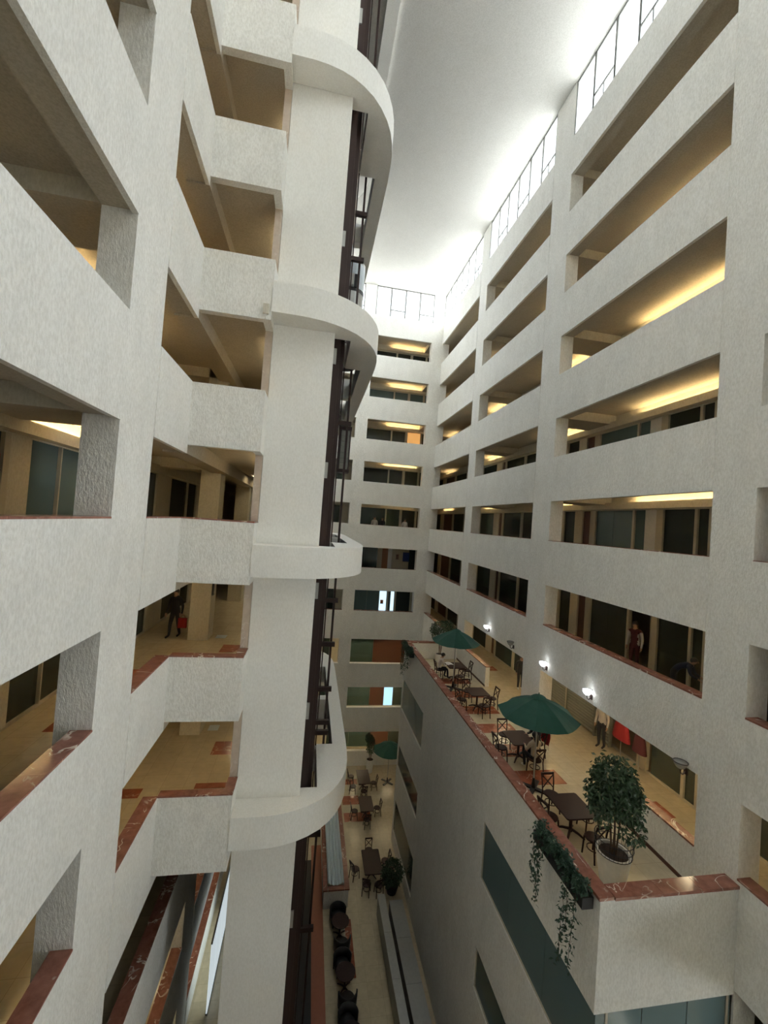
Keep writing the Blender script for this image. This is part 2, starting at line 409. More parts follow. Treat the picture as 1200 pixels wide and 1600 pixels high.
# unseen flat roofs added outside the clerestory to bounce sky light onto the ceiling
M['gravel'] = plain('grey_roof_gravel', (0.34, 0.33, 0.31), 0.9)
struct('bounce_roof_right', MB().box(XR+TH, XW+0.2, YN-TH, 7.9, 15.7, 15.95).box(XR+TH, 32.0, 7.9, 50.0, 15.7, 15.95), M['gravel'])
struct('bounce_roof_far', MB().box(-14.0, XR+TH, YF+TH, 50.0, 15.7, 15.95), M['gravel'])
struct('bounce_roof_left', MB().box(-30.0, XL-TH, YN-TH, YF+TH, 15.7, 15.95), M['gravel'])
struct('roof_near', MB().box(3.0, XR+TH+0.2, -4.0, YN-TH, 1.75, 2.02), M['gravel'])

# ------------------------------------------------------------------ gallery floors and ceilings
XSR, YSF, XSL = 11.9, 34.0, -5.6      # shop fronts: right, far, left
nfl = 0
def slab(name, boxes):
    mb = MB()
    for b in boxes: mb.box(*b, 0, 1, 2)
    o = struct(name, mb, [M['cream'], M['floor'], M['soffit_shade']]); return o
for k in range(-4, 6):
    fl = LV[k][0] if k < 5 else LV[4][3]+0.28
    c = LV[k-1][3] if k < 5 else LV[4][3]
    beams_r = [(XR+TH, XSR, a, b, c-0.36, c) for a, b in ((7.25, 8.23), (14.91, 16.24), (23.02, 24.12))] if k > -3 else []
    slab('floor_right_%d' % (k+5), [(XR+TH, XW+0.2, YN-TH, 7.9, c, fl), (XR+TH, 15.0, 7.9, 41.3, c, fl)] + beams_r)
    if k < 2: slab('floor_near_%d' % (k+5), [(3.2, XR+TH, -3.8, YN-TH, c, fl)])
    slab('floor_far_%d' % (k+5), [(XL-TH, XR+TH, YF+TH, 37.0, c, fl), (8.32, XR+TH, YF+TH, YSF, c-0.36, c), (2.76, 3.66, YF+TH, YSF, c-0.36, c)])
    slab('floor_left_%d' % (k+5), [(-9.0, XL-TH, YN-TH, 7.5, c, fl), (-9.0, XL-TH, 7.5, 31.4, c, fl)] + ([(XL-TH, XB-0.2 if k > -2 else XB-0.2, YB+0.2, 24.1, c, fl)] if k > -3 else []) +
         [(XSL, XL-TH, 7.09, 8.48, c-0.34, c), (XSL, XL-TH, 15.45, 16.2, c-0.34, c)])
mb = MB().box(-9.0, 15.0, -4.0, 41.3, G-0.3, G)
struct('floor', mb, M['gfloor'])
# outer shell behind the shops
mb = MB()
mb.box(15.0, 15.2, 7.9, 41.3, G, LV[4][3]+0.28); mb.box(XW+0.2, 15.2, 7.7, 7.9, G, LV[4][3]+0.28); mb.box(XR+TH, 15.0, 41.3, 41.5, G, LV[4][3]+0.28); mb.box(XR+TH, XW+0.2, YN-TH-0.2, YN-TH, G, LV[4][3]+0.28)
zz = G
for k, z0, z1 in ADDED_WIN + [(9, LV[4][3]+0.28, 0)]:
    mb.box(XW, XW+0.2, YN-TH, 7.9, zz, z0); zz = z1
for k, z0, z1 in ADDED_WIN: mb.box(XW, XW+0.2, YN-TH, 0.1, z0, z1); mb.box(XW, XW+0.2, YW, 7.9, z0, z1)
mb.box(XR+TH-0.2, XR+TH, 34.2, 41.5, G, LV[4][3]+0.28); mb.box(XL-TH-0.2, XL-TH, 31.6, 37.2, G, LV[4][3]+0.28)
for k in range(-4, 2): mb.box(XR+PT, XW, 6.4, 6.5, LV[k][0], LV[k][3])  # unseen cross partitions added to keep side window light off the jamb
struct('wall_right_back', mb, M['cream'])
mb = MB().box(XL-TH, XR+TH, 37.0, 37.2, G, LV[4][3]+0.28); struct('wall_far_back', mb, M['cream'])
mb = MB().box(3.0, XR+TH, -4.0, -3.8, G, 1.75).box(XR+TH, XR+TH+0.2, -4.0, YN-TH-0.2, G, 1.75).box(3.0, 3.2, -3.8, YN-TH, G, 1.75); struct('wall_near_back', mb, M['cream'])
mb = MB().box(-9.2, -9.0, YN-TH, 31.4, G, LV[4][3]+0.28); mb.box(-9.0, XL-TH, 31.4, 31.6, G, LV[4][3]+0.28); mb.box(-9.0, XL-TH, YN-TH-0.2, YN-TH, G, LV[4][3]+0.28)
struct('wall_left_back', mb, M['cream'])
# lobby columns and marble lift piers
for i, (a, b) in enumerate(((15.45, 16.2), (22.3, 23.0))): struct('wall_lobby_column_%d' % (i+1), MB().box(-3.96, -3.29, a, b, LV[-2][0], LV[4][3]), M['cream'])
mb = MB().box(XB-0.2, XB-0.01, 11.235, 12.2, -8.6, 17.0)
struct('wall_lift_pier', mb, M['pinkstone'])

# ------------------------------------------------------------------ clerestory windows
wn = [0]
def win_root(): wn[0] += 1; return sroot('window_%d' % wn[0])
def clerestory(axis, plane, out, a0, a1, n, CZ0=CZ0, CZ1=CZ1):
    r = win_root(); w = (a1-a0)/n; d0, d1 = plane+out*0.03, plane+out*0.07
    lo, hi = min(d0, d1), max(d0, d1); mid = (lo+hi)/2
    def bx(name, p, q, z0, z1, m, t=None):
        l, h = (lo, hi) if t is None else (mid-t, mid+t)
        if axis == 'y': return boxobj(name, l, h, p, q, z0, z1, M[m], r)
        return boxobj(name, p, q, l, h, z0, z1, M[m], r)
    for i in range(n):
        p, q = a0+w*i, a0+w*(i+1)
        bx('pane', p+0.02, q-0.02, CZ0+0.03, CZ1-0.03, 'sky_glass', 0.004)
        if i: bx('mullion', p-0.05, p+0.05, CZ0, CZ1, 'winframe')
        if i % 2 == (0 if axis == 'y' else 1):
            bx('sash_rail', p+0.02, q-0.02, CZ0+0.50, CZ0+0.57, 'winframe'); bx('sash_stile', (p+q)/2-0.025, (p+q)/2+0.025, CZ0+0.03, CZ0+0.52, 'winframe')
    bx('window_frame', a0, a1, CZ1-0.07, CZ1, 'winframe')
    bx('window_frame', a0, a1, CZ0, CZ0+0.03, 'winframe')
    bx('window_frame', a0, a0+0.06, CZ0, CZ1, 'winframe'); bx('window_frame', a1-0.06, a1, CZ0, CZ1, 'winframe')
for a, b in RB: clerestory('y', XR, 1, a, b, 6)
for a, b in FB: clerestory('x', YF, 1, a, b, 4)
for a, b in LBC: clerestory('y', XL, -1, a, b, 6)  # unseen left windows, added to light the right wall
for k, z0, z1 in ADDED_WIN: clerestory('y', XW-0.15, 1, 0.1, YW, 3, z0, z1)  # unseen gallery windows added as fill light
for z0, z1 in NEARW: clerestory('x', YN, -1, *FB[0], 4, z0, z1)

# ------------------------------------------------------------------ shop fronts (cream header and ledge, posts, panes)
def front(axis, plane, out, k, a0, a1, pieces):
    """one run of shop front; out = direction away from the atrium"""
    fl, ce = LV[k][0], LV[k][3]; gz = fl+2.42
    r = win_root()
    def bx(name, p, q, d0, d1, z0, z1, m):
        l, h = sorted((plane+out*d0, plane+out*d1))
        if axis == 'y': return boxobj(name, l, h, p, q, z0, z1, M[m], r)
        return boxobj(name, p, q, l, h, z0, z1, M[m], r)
    bx('header', a0, a1, 0, 0.15, gz+0.02, ce, 'cream'); bx('cove_ledge', a0, a1, -0.28, 0, gz+0.05, gz+0.25, 'cream')
    bx('cove_lip', a0, a1, -0.28, -0.25, gz+0.25, gz+0.30, 'cream')
    bx('base', a0, a1, 0.02, 0.10, fl, fl+0.08, 'frame')
    for kind, p, q in pieces:
        if kind == 'post': bx('post', p, q, -0.02, 0.12, fl+0.08, gz+0.02, 'frame')
        elif kind == 'wall': bx('wall_panel', p, q, -0.02, 0.14, fl+0.08, gz+0.02, 'cream')
        else: bx('pane' if kind.startswith('g') else 'door_panel', p+0.005, q-0.005, 0.05, 0.065, fl+0.08, gz+0.02, kind)
    return r
R1P = [('gdark', 8.3, 9.4), ('post', 9.4, 9.5), ('gdark', 9.5, 10.55), ('post', 10.55, 10.68), ('gdark', 10.68, 11.06), ('post', 11.06, 11.16), ('gdark', 11.16, 12.35), ('post', 12.35, 12.63),
       ('white', 12.63, 13.2), ('gteal', 13.2, 13.63), ('post', 13.63, 13.73), ('gteal', 13.73, 14.79), ('gteal', 14.79, 15.78), ('post', 15.78, 16.12), ('brownwood', 16.12, 16.64), ('wall', 16.64, 17.18)]
R1A = [(('gdark' if t == 'gteal' else t), p, q) for t, p, q in R1P if t != 'white'] 
R2P = [('gdark', 17.18, 18.0), ('post', 18.0, 18.2), ('gdark', 18.2, 19.5), ('post', 19.5, 19.6), ('gdark', 19.6, 20.7), ('post', 20.7, 20.81), ('gdark', 20.81, 21.99), ('post', 21.99, 22.2), ('ggreen', 22.2, 23.3), ('gdark', 23.3, 24.4), ('post', 24.4, 24.58), ('brownwood', 24.58, 25.0), ('wall', 25.0, 25.8)]
R3P = [('ggreen', 25.8, 27.0), ('gdark', 27.0, 28.02), ('post', 28.02, 28.2), ('gdark', 28.2, 29.6), ('post', 29.6, 29.7), ('gdark', 29.7, 31.17), ('post', 31.17, 31.3), ('ggreen', 31.3, 33.73), ('post', 33.73, 34.05), ('brownwood', 34.05, 36.44), ('wall', 36.44, 37.28), ('gdark', 37.28, 40.45), ('wall', 40.45, 41.3)]
R0P = [('gdark', -1.0, 1.5), ('post', 1.5, 1.6), ('gdark', 1.6, 3.5), ('wall', 3.5, 4.2), ('brownwood', 4.2, 5.2), ('post', 5.2, 5.3), ('gdark', 5.3, 6.9), ('post', 6.9, 7.0), ('brownwood', 7.0, 8.2), ('post', 8.2, 8.3)]
for k in (-2, -1, 0, 1):
    if k == -2:
        front('y', XSR, 1, k, 8.3, 17.18, [p for p in R1P if p[2] <= 12.4] + [('post', 12.5, 12.9), ('wall', 17.0, 17.18)])
    else: front('y', XSR, 1, k, 8.3, 17.18, R1P if k >= 0 else [p for p in R1A if not (p[1] >= 12.6 and p[2] <= 13.63)])
    front('y', XSR, 1, k, 17.18, 25.8, R2P)
    front('y', XSR, 1, k, 25.8, 41.3, R3P)
for k in (2, 3, 4):
    front('y', XSR, 1, k, 7.9, 41.3, [('wall', 7.9, 41.3)])
FP = [('wall', 2.5, 3.5), ('gdark', 3.5, 5.99), ('post', 5.99, 6.11), ('gdark', 6.11, 7.22), ('post', 7.22, 7.43), ('gdark', 7.43, 8.55), ('post', 8.55, 8.72), ('gdark', 8.72, 9.3), ('wall', 9.3, 9.76)]
FL_ = [('gdark', -2.0, -0.3), ('post', -0.3, -0.2), ('gdark', -0.2, 1.6), ('post', 1.6, 1.7), ('ggreen', 1.7, 2.2), ('wall', 2.2, 2.5)]
front('x', YSF, 1, -5, -3.6, 9.76, [('wall', -3.6, 2.5), ('ggreen', 2.5, 4.3), ('ggreen', 4.3, 6.1), ('brownwood', 6.1, 7.6), ('gdark', 7.6, 9.76)])
for k in range(-4, 5):
    P = list(FP)
    if k in (3,): P = [((t if t != 'gdark' else 'gteal'), p, q) for t, p, q in P]
    if k == 0: P = [((t if t != 'gdark' or p > 7.3 else 'ggreen'), p, q) for t, p, q in P]
    if k == -1: P = [('wall', 2.5, 3.5), ('ggreen', 3.5, 4.5), ('ggreen', 4.5, 5.6), ('post', 5.6, 5.75), ('frame', 5.75, 6.0), ('orangewood', 6.0, 6.5), ('paper', 6.5, 6.85), ('post', 6.85, 7.0), ('frame', 7.0, 8.3), ('ggreen', 8.3, 8.9), ('wall', 8.9, 9.76)]
    if k == -2: P = [('wall', 2.5, 3.5), ('gteal', 3.5, 4.96), ('gteal', 4.96, 6.01), ('litpanel', 6.03, 6.62), ('post', 6.66, 6.78), ('ggreen', 6.78, 6.98), ('litpanel', 6.98, 7.27), ('post', 7.27, 7.44), ('gdark', 7.44, 8.63), ('post', 8.63, 8.8), ('gdark', 8.8, 9.3), ('wall', 9.3, 9.76)]
    if k == -3: P = [('wall', 2.5, 3.5), ('ggreen', 3.5, 5.81), ('brownwood', 5.81, 9.76)]
    if k == -4: P = [('wall', 2.5, 3.5), ('ggreen', 3.5, 5.8), ('brownwood', 5.8, 6.98), ('litblue', 7.0, 7.75), ('gdark', 7.75, 8.6), ('wall', 8.6, 9.76)]
    if k == 2: P = [(('litorange' if p == 7.43 else t), p, q) for t, p, q in P]
    front('x', YSF, 1, k, -3.6, 9.76, FL_ + P)
LP = [('gdark', 0.4, 2.4), ('post', 2.4, 2.5), ('gdark', 2.5, 4.6), ('wall', 4.6, 5.6), ('gteal', 5.6, 8.55), ('post', 8.55, 8.7), ('wall', 8.7, 9.28), ('gteal', 9.28, 10.27), ('post', 10.27, 10.31), ('gteal', 10.31, 11.4), ('wall', 11.4, 12.2),
      ('gdark', 12.2, 14.0), ('post', 14.0, 14.1), ('wall', 14.1, 15.2), ('gdark', 15.2, 16.1), ('wall', 16.1, 17.6), ('gdark', 17.6, 19.8), ('post', 19.8, 19.9), ('gdark', 19.9, 21.3), ('wall', 21.3, 24.0), ('gdark', 24.0, 27.0), ('wall', 27.0, 31.4)]
for k in range(-4, 5):
    P = LP if k == 0 else [(('gdark' if t == 'gteal' else t), p, q) for t, p, q in LP]
    if k > 0: P = [('wall', -1.0, 31.4)]
    front('y', XSL, -1, k, -1.0, 31.4, P)

# ------------------------------------------------------------------ cove tubes (each a lamp on its ledge)
tubes = [0]
def cove(axis, plane, a0, a1, z, s, label):
    r = 0.022
    mb = MB()
    if axis == 'y': mb.tube([(plane, a0, z), (plane, a1, z)], r, 6)
    else: mb.tube([(a0, plane, z), (a1, plane, z)], r, 6)
    o = obj('cove_tube', mb, tube_mat(s)); tag(o, label, 'lamp', 'warm cove tubes along the galleries')
    return o
LN = {4: 'top gallery', 3: 'second gallery from the top', 2: 'third gallery from the top', 1: 'fourth gallery from the top', 0: 'fifth gallery from the top', -1: 'gallery just above the terrace', -2: 'terrace level gallery'}
TS = 26.0
for k in range(-2, 5):
    z = LV[k][0]+2.42+0.275
    for i, (a, b) in enumerate(((9.9, 13.6), (16.7, 19.6), (24.4, 27.2))):
        if k == -1 and i == 2: continue
        st = TS*(0.35 if (k == 4 and i == 0) else 1.0)
        cove('y', XSR-0.15, a, b, z, st, 'warm cove tube in the right wall, %s bay, %s' % (('nearest', 'middle', 'farthest')[i], LN[k]))
    cove('y', XSR-0.15, 34.0, 36.5, z, TS*0.5, 'added warm fill tube at the far corner of the right wing, %s' % LN[k])  # fill tubes added to lift the black far corner
    if k >= 0: cove('x', YSF-0.15, 5.6, 8.2, z, TS, 'warm cove tube behind the far wall, %s' % LN[k])
    cove('y', XSL+0.15, 9.0, 12.6, z, TS*1.6, 'warm cove tube over the left shop fronts, %s' % LN[k])
    cove('y', -1.60, 12.35, 15.0, LV[k][3]-0.16, TS*1.1, 'warm cove tube beside the lift pier, %s' % LN[k])
for k in (-2, -1, 0, 1):
    for y in (19.5, 21.8):
        t = thing('ceiling_light', 'square lit panel in the lobby ceiling, %s %s' % (LN[k], 'farther one' if y > 20 else 'nearer one'), 'lamp', (-2.5, y, LV[k][3]), 0, 'lobby ceiling panels')
        obj('diffuser', MB().box(-0.28, 0.28, -0.28, 0.28, -0.05, -0.01), tube_mat(7), t); obj('light_frame', MB().box(-0.32, -0.28, -0.32, 0.32, -0.06, 0).box(0.28, 0.32, -0.32, 0.32, -0.06, 0).box(-0.28, 0.28, -0.32, -0.28, -0.06, 0).box(-0.28, 0.28, 0.28, 0.32, -0.06, 0), M['white'], t)

for k, nm in ((-4, 'second floor below the terrace'), (-5, 'ground floor')):  # unseen panels added to brighten the terrace side and lower floors
    for y, wh in ((10.0, 'nearest'), (13.2, 'second'), (17.0, 'third'), (20.6, 'farthest')):
        t = thing('ceiling_light', 'added square fill panel in the left gallery ceiling, %s, %s one' % (nm, wh), 'lamp', (-4.5, y, LV[k][3]), 0, 'added fill panels in the lower gallery')
        obj('diffuser', MB().box(-0.28, 0.28, -0.28, 0.28, -0.05, -0.01), tube_mat(8), t); obj('light_frame', MB().box(-0.32, -0.28, -0.32, 0.32, -0.06, 0).box(0.28, 0.32, -0.32, 0.32, -0.06, 0).box(-0.28, 0.28, -0.32, -0.28, -0.06, 0).box(-0.28, 0.28, 0.28, 0.32, -0.06, 0), M['white'], t)

for k, nm in ((-3, 'first floor below the terrace'), (-4, 'second floor below the terrace'), (-5, 'ground floor')):  # unseen panels added to lift the lower far wall and floor
    for x, wh in ((0.4, 'left'), (5.0, 'middle'), (7.6, 'right')):
        t = thing('ceiling_light', 'added square fill panel in the far gallery ceiling, %s, %s one' % (nm, wh), 'lamp', (x, 32.9, LV[k][3]), 0, 'added fill panels in the far gallery')
        obj('diffuser', MB().box(-0.28, 0.28, -0.28, 0.28, -0.05, -0.01), tube_mat(18), t); obj('light_frame', MB().box(-0.32, -0.28, -0.32, 0.32, -0.06, 0).box(0.28, 0.32, -0.32, 0.32, -0.06, 0).box(-0.28, 0.28, -0.32, -0.28, -0.06, 0).box(-0.28, 0.28, 0.28, 0.32, -0.06, 0), M['white'], t)

for y, wh in ((9.6, 'over the near parapet'), (12.4, 'before the red clothes'), (17.4, 'beyond the wall pier'), (20.4, 'before the shop door')):  # unseen panels added so that light spills onto the terrace
    t = thing('ceiling_light', 'added square fill panel in the terrace level gallery ceiling %s' % wh, 'lamp', (10.75, y, LV[-2][3]), 0, 'added fill panels over the terrace gallery')
    obj('diffuser', MB().box(-0.28, 0.28, -0.28, 0.28, -0.05, -0.01), tube_mat(18), t); obj('light_frame', MB().box(-0.32, -0.28, -0.32, 0.32, -0.06, 0).box(0.28, 0.32, -0.32, 0.32, -0.06, 0).box(-0.28, 0.28, -0.32, -0.28, -0.06, 0).box(-0.28, 0.28, 0.28, 0.32, -0.06, 0), M['white'], t)

# ------------------------------------------------------------------ lift tower
tower = thing('elevator_tower', 'tall white lift tower slab with curved bands and dark steel rails', 'tower', (0, 17.3, G))
def tl(mb): # world coordinates -> tower local
    mb.v = [(x, y-17.3, z-G) for x, y, z in mb.v]; return mb
obj('shaft_wall', tl(MB().box(XB, 0.24, 11.23, 11.55, G, ZC-0.05)), M['smooth'], tower)
obj('shaft_wall', tl(MB().box(XB, 0.24, 23.05, 23.37, G, ZC-0.05)), M['smooth'], tower)
obj('shaft_core', tl(MB().box(XB-0.0, -0.9, 12.25, 22.5, G, ZC-0.05)), M['black'], tower)
half = [(-1.38, 10.52), (-0.8, 10.52), (-0.45, 10.545), (-0.1, 10.61), (0.22, 10.72), (0.5, 10.86), (0.8, 11.07), (1.06, 11.34), (1.28, 11.66), (1.44, 11.99), (1.56, 12.37), (1.63, 12.8), (1.665, 13.3), (1.68, 14.0)]
outer = half + [(x, 34.6-y) for x, y in reversed(half)]
inner_h = [(-1.38, 11.22), (0.245, 11.22), (0.245, 11.57), (0.70, 11.57), (0.70, 13.62), (0.55, 13.62), (0.55, 13.75), (1.22, 13.75), (1.22, 17.1), (0.55, 17.1)]
inner = inner_h + [(x, 34.6-y) for x, y in reversed(inner_h)]
ring_poly = outer + list(reversed(inner))
for n in range(-1, 4):
    z0 = -1.57+6.6*n; z1 = z0+0.79 if n < 3 else ZC
    mb = MB(); no = len(outer); ni = len(inner)
    # horizontal faces as one concave polygon, sides smooth
    n_ = len(ring_poly)
    mb.v = [(x, y, z0) for x, y in ring_poly] + [(x, y, z1) for x, y in ring_poly]
    mb.f = [tuple(reversed(range(n_))), tuple(range(n_, 2*n_))]; mb.m = [0, 0]
    mb.add([(x, y, z0) for x, y in outer] + [(x, y, z1) for x, y in outer], [(i, i+1, no+i+1, no+i) for i in range(no-1)])
    inn = list(reversed(inner)); 
    for (xa, ya), (xb, yb) in zip([outer[-1]]+inn, inn+[outer[0]]): mb.add([(xa, ya, z0), (xb, yb, z0), (xb, yb, z1), (xa, ya, z1)], [(0, 1, 2, 3)])
    o = obj('curved_band', tl(mb), M['smooth'], tower)
    for p in o.data.polygons:
        p.use_smooth = 2 <= p.index < 2+no-1
def vbar(name, x0, x1, y0, y1, z0, z1, m): return obj(name, tl(MB().box(x0, x1, y0, y1, z0, z1)), M[m], tower)
for ys in (1, -1):
    def Y(a, b): return (a, b) if ys > 0 else (34.6-b, 34.6-a)
    vbar('steel_column', 0.245, 0.42, *Y(11.6, 11.72), G, ZC-0.05, 'brown'); vbar('steel_column', 0.36, 0.56, *Y(11.95, 12.2), G, ZC-0.05, 'brown')
    vbar('steel_web', 0.30, 0.34, *Y(11.72, 13.5), G, ZC-0.05, 'brown')
    vbar('guide_rail', 0.405, 0.425, *Y(11.72, 11.76), G, ZC-0.05, 'steel')
    vbar('guide_rail', 0.66, 0.70, *Y(13.66, 13.71), G, ZC-0.05, 'brown'); vbar('guide_rail', 0.90, 0.97, *Y(13.8, 13.87), G, ZC-0.05, 'brown')
for z in (-16.5, -13.2, -10.2, -6.95, -6.62, -5.55, -4.1, -2.67, 3.17, 8.7, 10.25, 14.0):
    vbar('bracket', 0.42, 1.05, 13.6, 13.72, z-0.07, z+0.07, 'brown')
for z in (14.4, 7.9, 4.54, 1.33, -2.02, -5.31, -10.9): vbar('rail_clip', 0.245, 0.33, 11.56, 11.6, z-0.22, z+0.22, 'steel')
vbar('light_rail', 0.575, 0.60, 13.0, 13.04, -8.2, -1.6, 'white')
vbar('cover_strip', 0.45, 0.60, 12.6, 12.66, 8.5, 11.6, 'pinkstone')

# lift car with rounded front, hanging above the second band
car = thing('elevator_car', 'pale rounded lift car hanging between two curved bands of the tower', 'elevator', (0.3, 15.35, 5.95))
def carpoly(w=1.25, d=0.9, r=0.45):
    p = [(-0.4, -w)]
    for i in range(7): t = -math.pi/2+math.pi/2*i/6; p.append((d-r+r*math.cos(t), -w+r+r*math.sin(t)))
    for i in range(7): t = math.pi/2*i/6; p.append((d-r+r*math.cos(t), w-r+r*math.sin(t)))
    return p + [(-0.4, w)]
obj('cabin', MB().prism(carpoly(), 0.12, 1.95), M['steel'], car)
obj('floor_pan', MB().prism(carpoly(1.27, 0.92, 0.46), 0, 0.12), M['black'], car)
obj('dark_band', MB().prism(carpoly(1.26, 0.91, 0.46), 1.95, 2.07), M['black'], car)
obj('glass_panel', MB().prism(carpoly(), 2.07, 2.95), M['pale'], car)
mb = MB().prism(carpoly(1.25, 0.9, 0.45), 2.95, 3.05); o = len(mb.v)
mb.prism([(x*0.93, y*0.9) for x, y in carpoly()], 3.05, 3.2); obj('roof_cap', mb, M['steel'], car)
obj('control_box', MB().box(0.3, 0.5, -1.33, -1.255, 2.1, 2.5), M['white'], car); obj('buffer', MB().box(0.52, 0.62, -1.31, -1.255, 2.05, 2.5), M['black'], car)
cw = thing('counterweight', 'grey counterweight frame hanging on the rails below the second band', 'counterweight', (0.92, 14.3, 1.6))
for i in range(7): obj('weight_plate', MB().box(-0.14, 0.14, -0.2, 0.2, 0.12+i*0.19, 0.3+i*0.19), M['greymetal'], cw)
for x in (-0.18, 0.15): obj('side_bar', MB().box(x, x+0.035, -0.21, 0.21, 0, 1.55), M['brown'], cw)
obj('cross_bar', MB().box(-0.2, 0.2, -0.22, 0.22, 1.46, 1.58), M['brown'], cw); obj('cross_bar', MB().box(-0.2, 0.2, -0.22, 0.22, 0, 0.11), M['brown'], cw)
# small plaster box at the bay corner
b = thing('junction_box', 'small cream junction box at the lower corner of the lobby bay', 'box', (-1.50, YB, 4.95))
obj('cover', MB().box(-0.08, 0.06, -0.06, 0, 0.0, 0.24), M['cream'], b); obj('conduit', MB().box(-0.03, 0.0, -0.03, 0, -0.12, 0.0), M['white'], b)

# ------------------------------------------------------------------ terrace block
mb = MB().box(XT+0.02, XR, YT0+0.02, YT1-0.02, -8.3, -7.9).box(XR, XR+TH, *RB[1], -7.96, -7.9).box(XR, XR+TH, *RB[2], -7.96, -7.9)
struct('floor_terrace', mb, M['floor'])
mb = MB()
bz = [(-10.85, -9.1), (-14.15, -12.92), (-17.85, -16.05)]
def blk(y0, y1, z0, z1): mb.box(XT, XT+0.25, y0, y1, z0, z1)
blk(YT0, YT1, -9.1, -6.98)
mb.box(XT+0.25, XR, YT0, YT0+0.25, -9.1, -6.98); mb.box(XT+0.25, XR, YT1-0.25, YT1, -9.1, -6.98)
blk(12.33, 19.5, G, -9.1); blk(23.9, YT1, G, -9.1)
for y0, y1 in ((YT0, 12.33), (19.5, 23.9)):
    for z0, z1 in ((-12.92, -10.85), (-16.05, -14.15), (G, -17.85)): blk(y0, y1, z0, z1)
for z0, z1 in ((-12.92, -10.85), (-16.05, -14.15), (G, -17.85)):
    mb.box(XT+0.25, XR, YT0, YT0+0.25, z0, z1)
mb.box(XT+0.25, XR, YT1-0.25, YT1, G, -9.1)
wall_terrace = struct('wall_terrace', mb, M['stucco'])
for z in (-12.2, -15.6):
    struct('floor_block_%d' % (1 if z > -13 else 2), MB().box(XT+0.25, XR+TH, YT0+0.25, YT1-0.25, z-0.3, z, 0, 1, 0), [M['cream'], M['floor']])
# copings of the terrace: slabs of uneven length
yy = YT0; i = 0
while yy < YT1-0.01:
    L = (1.55, 1.25, 1.7, 1.4)[i % 4]; e = min(YT1, yy+L); boxobj('coping_slab', XT-0.02, XT+0.30, yy, e-0.006, -6.98, -6.92, M['marble'], wall_terrace); yy = e; i += 1
for a, b in ((6.33, 7.4), (7.4, 8.3), (8.3, XR)): boxobj('coping_slab', a+0.003, b-0.003, YT0-0.02, YT0+0.30, -6.98, -6.92, M['marble'], wall_terrace)
for a, b in ((6.33, 7.8), (7.8, XR)): boxobj('coping_slab', a+0.003, b-0.003, YT1-0.28, YT1+0.02, -6.98, -6.92, M['marble'], wall_terrace)
# ribbon windows of the block
for (y0, y1), n in (((YT0+0.02, 12.33), 3), ((19.5, 23.9), 3)):
    for z0, z1 in bz:
        r = win_root(); w = (y1-y0)/n
        for i in range(n): boxobj('pane', XT+0.05, XT+0.06, y0+w*i, y0+w*(i+1)-0.015, z0, z1, M['gteal'] if z0 > -12 else M['ggreen'], r)
        boxobj('window_frame', XT+0.03, XT+0.10, y0, y1, z0, z0+0.04, M['frame'], r); boxobj('window_frame', XT+0.03, XT+0.10, y1-0.05, y1, z0, z1, M['frame'], r)
for z0, z1 in bz:
    r = win_root()
    for i in range(3):
        a = XT+0.07+i*1.04; boxobj('pane', a, a+1.02, YT0+0.05, YT0+0.06, z0, z1, M['gteal'], r)
    for x in (6.30, 9.08): boxobj('window_frame', x, x+0.05, YT0+0.03, YT0+0.09, z0, z1, M['frame'], r)
# baseboard along the gallery parapets and red inlay bands in the terrace floor
struct('baseboard_right', MB().box(XR-0.015, XR, RB[1][0]-0.9, 10.55, -7.9, -7.8).box(XR-0.015, XR, 19.75, YT1-0.26, -7.9, -7.8), M['brownwood'])
ft = bpy.data.objects['floor_terrace']
for a, b in ((12.08, 12.83), (13.65, 14.45), (15.28, 15.98), (16.85, 17.58), (18.45, 19.2), (20.1, 20.8)):
    boxobj('marble_inlay', 6.5, 8.66, a, b, -7.9, -7.896, M['inlay'], ft)
for k in (-2, -1, 0):
    p = bpy.data.objects['floor_left_%d' % (k+5)]
    z = LV[k][0]
    for a, b, c, d in ((-2.65, -2.0, 14.2, 15.0), (-2.7, -1.75, 12.5, 12.75), (-4.9, -4.05, 12.2, 12.6), (-4.9, -4.2, 9.2, 9.6)): boxobj('marble_inlay', a, b, c, d, z, z+0.003, M['inlay'], p)
    boxobj('floor_grate', -3.1, -2.75, 15.75, 16.15, z, z+0.004, M['pale'], p)
p = bpy.data.objects['floor_right_3']
for y in (10.4, 17.6, 22.0): boxobj('marble_inlay', 10.2, 11.0, y, y+0.7, -7.9, -7.897, M['inlay'], p)

# ------------------------------------------------------------------ roller shutters on the terrace level
sh = None
for i, (a, b) in enumerate(((16.85, 18.05), (15.0, 16.75), (14.12, 14.9))):
    t = thing('roller_shutter', ('grey roller shutter farthest from the clothes shop', 'grey roller shutter in the middle of the three', 'grey roller shutter next to the red clothes')[i], 'shutter', (XSR-0.12 if i else XSR-0.12, a, -7.9), 0, 'roller shutters on the terrace level')
    n = 18
    for j in range(n):
        z0 = 0.04+j*2.16/n; mb = MB(); d = 0.03
        mb.add([(0.0, 0, z0), (0.0, b-a, z0), (-d, 0, z0+0.06), (-d, b-a, z0+0.06), (0, 0, z0+2.16/n), (0, b-a, z0+2.16/n)], [(0, 2, 3, 1), (2, 4, 5, 3), (0, 1, 5, 4), (0, 4, 2), (1, 3, 5)])
        obj('slat', mb, M['greymetal'], t)
    obj('roller_box', MB().box(-0.12, 0.1, -0.02, b-a+0.02, 2.2, 2.45), M['greymetal'], t)
    for y in (-0.04, b-a): obj('side_rail', MB().box(-0.06, 0.08, y, y+0.04, 0, 2.2), M['frame'] if i == 0 else M['greymetal'], t)

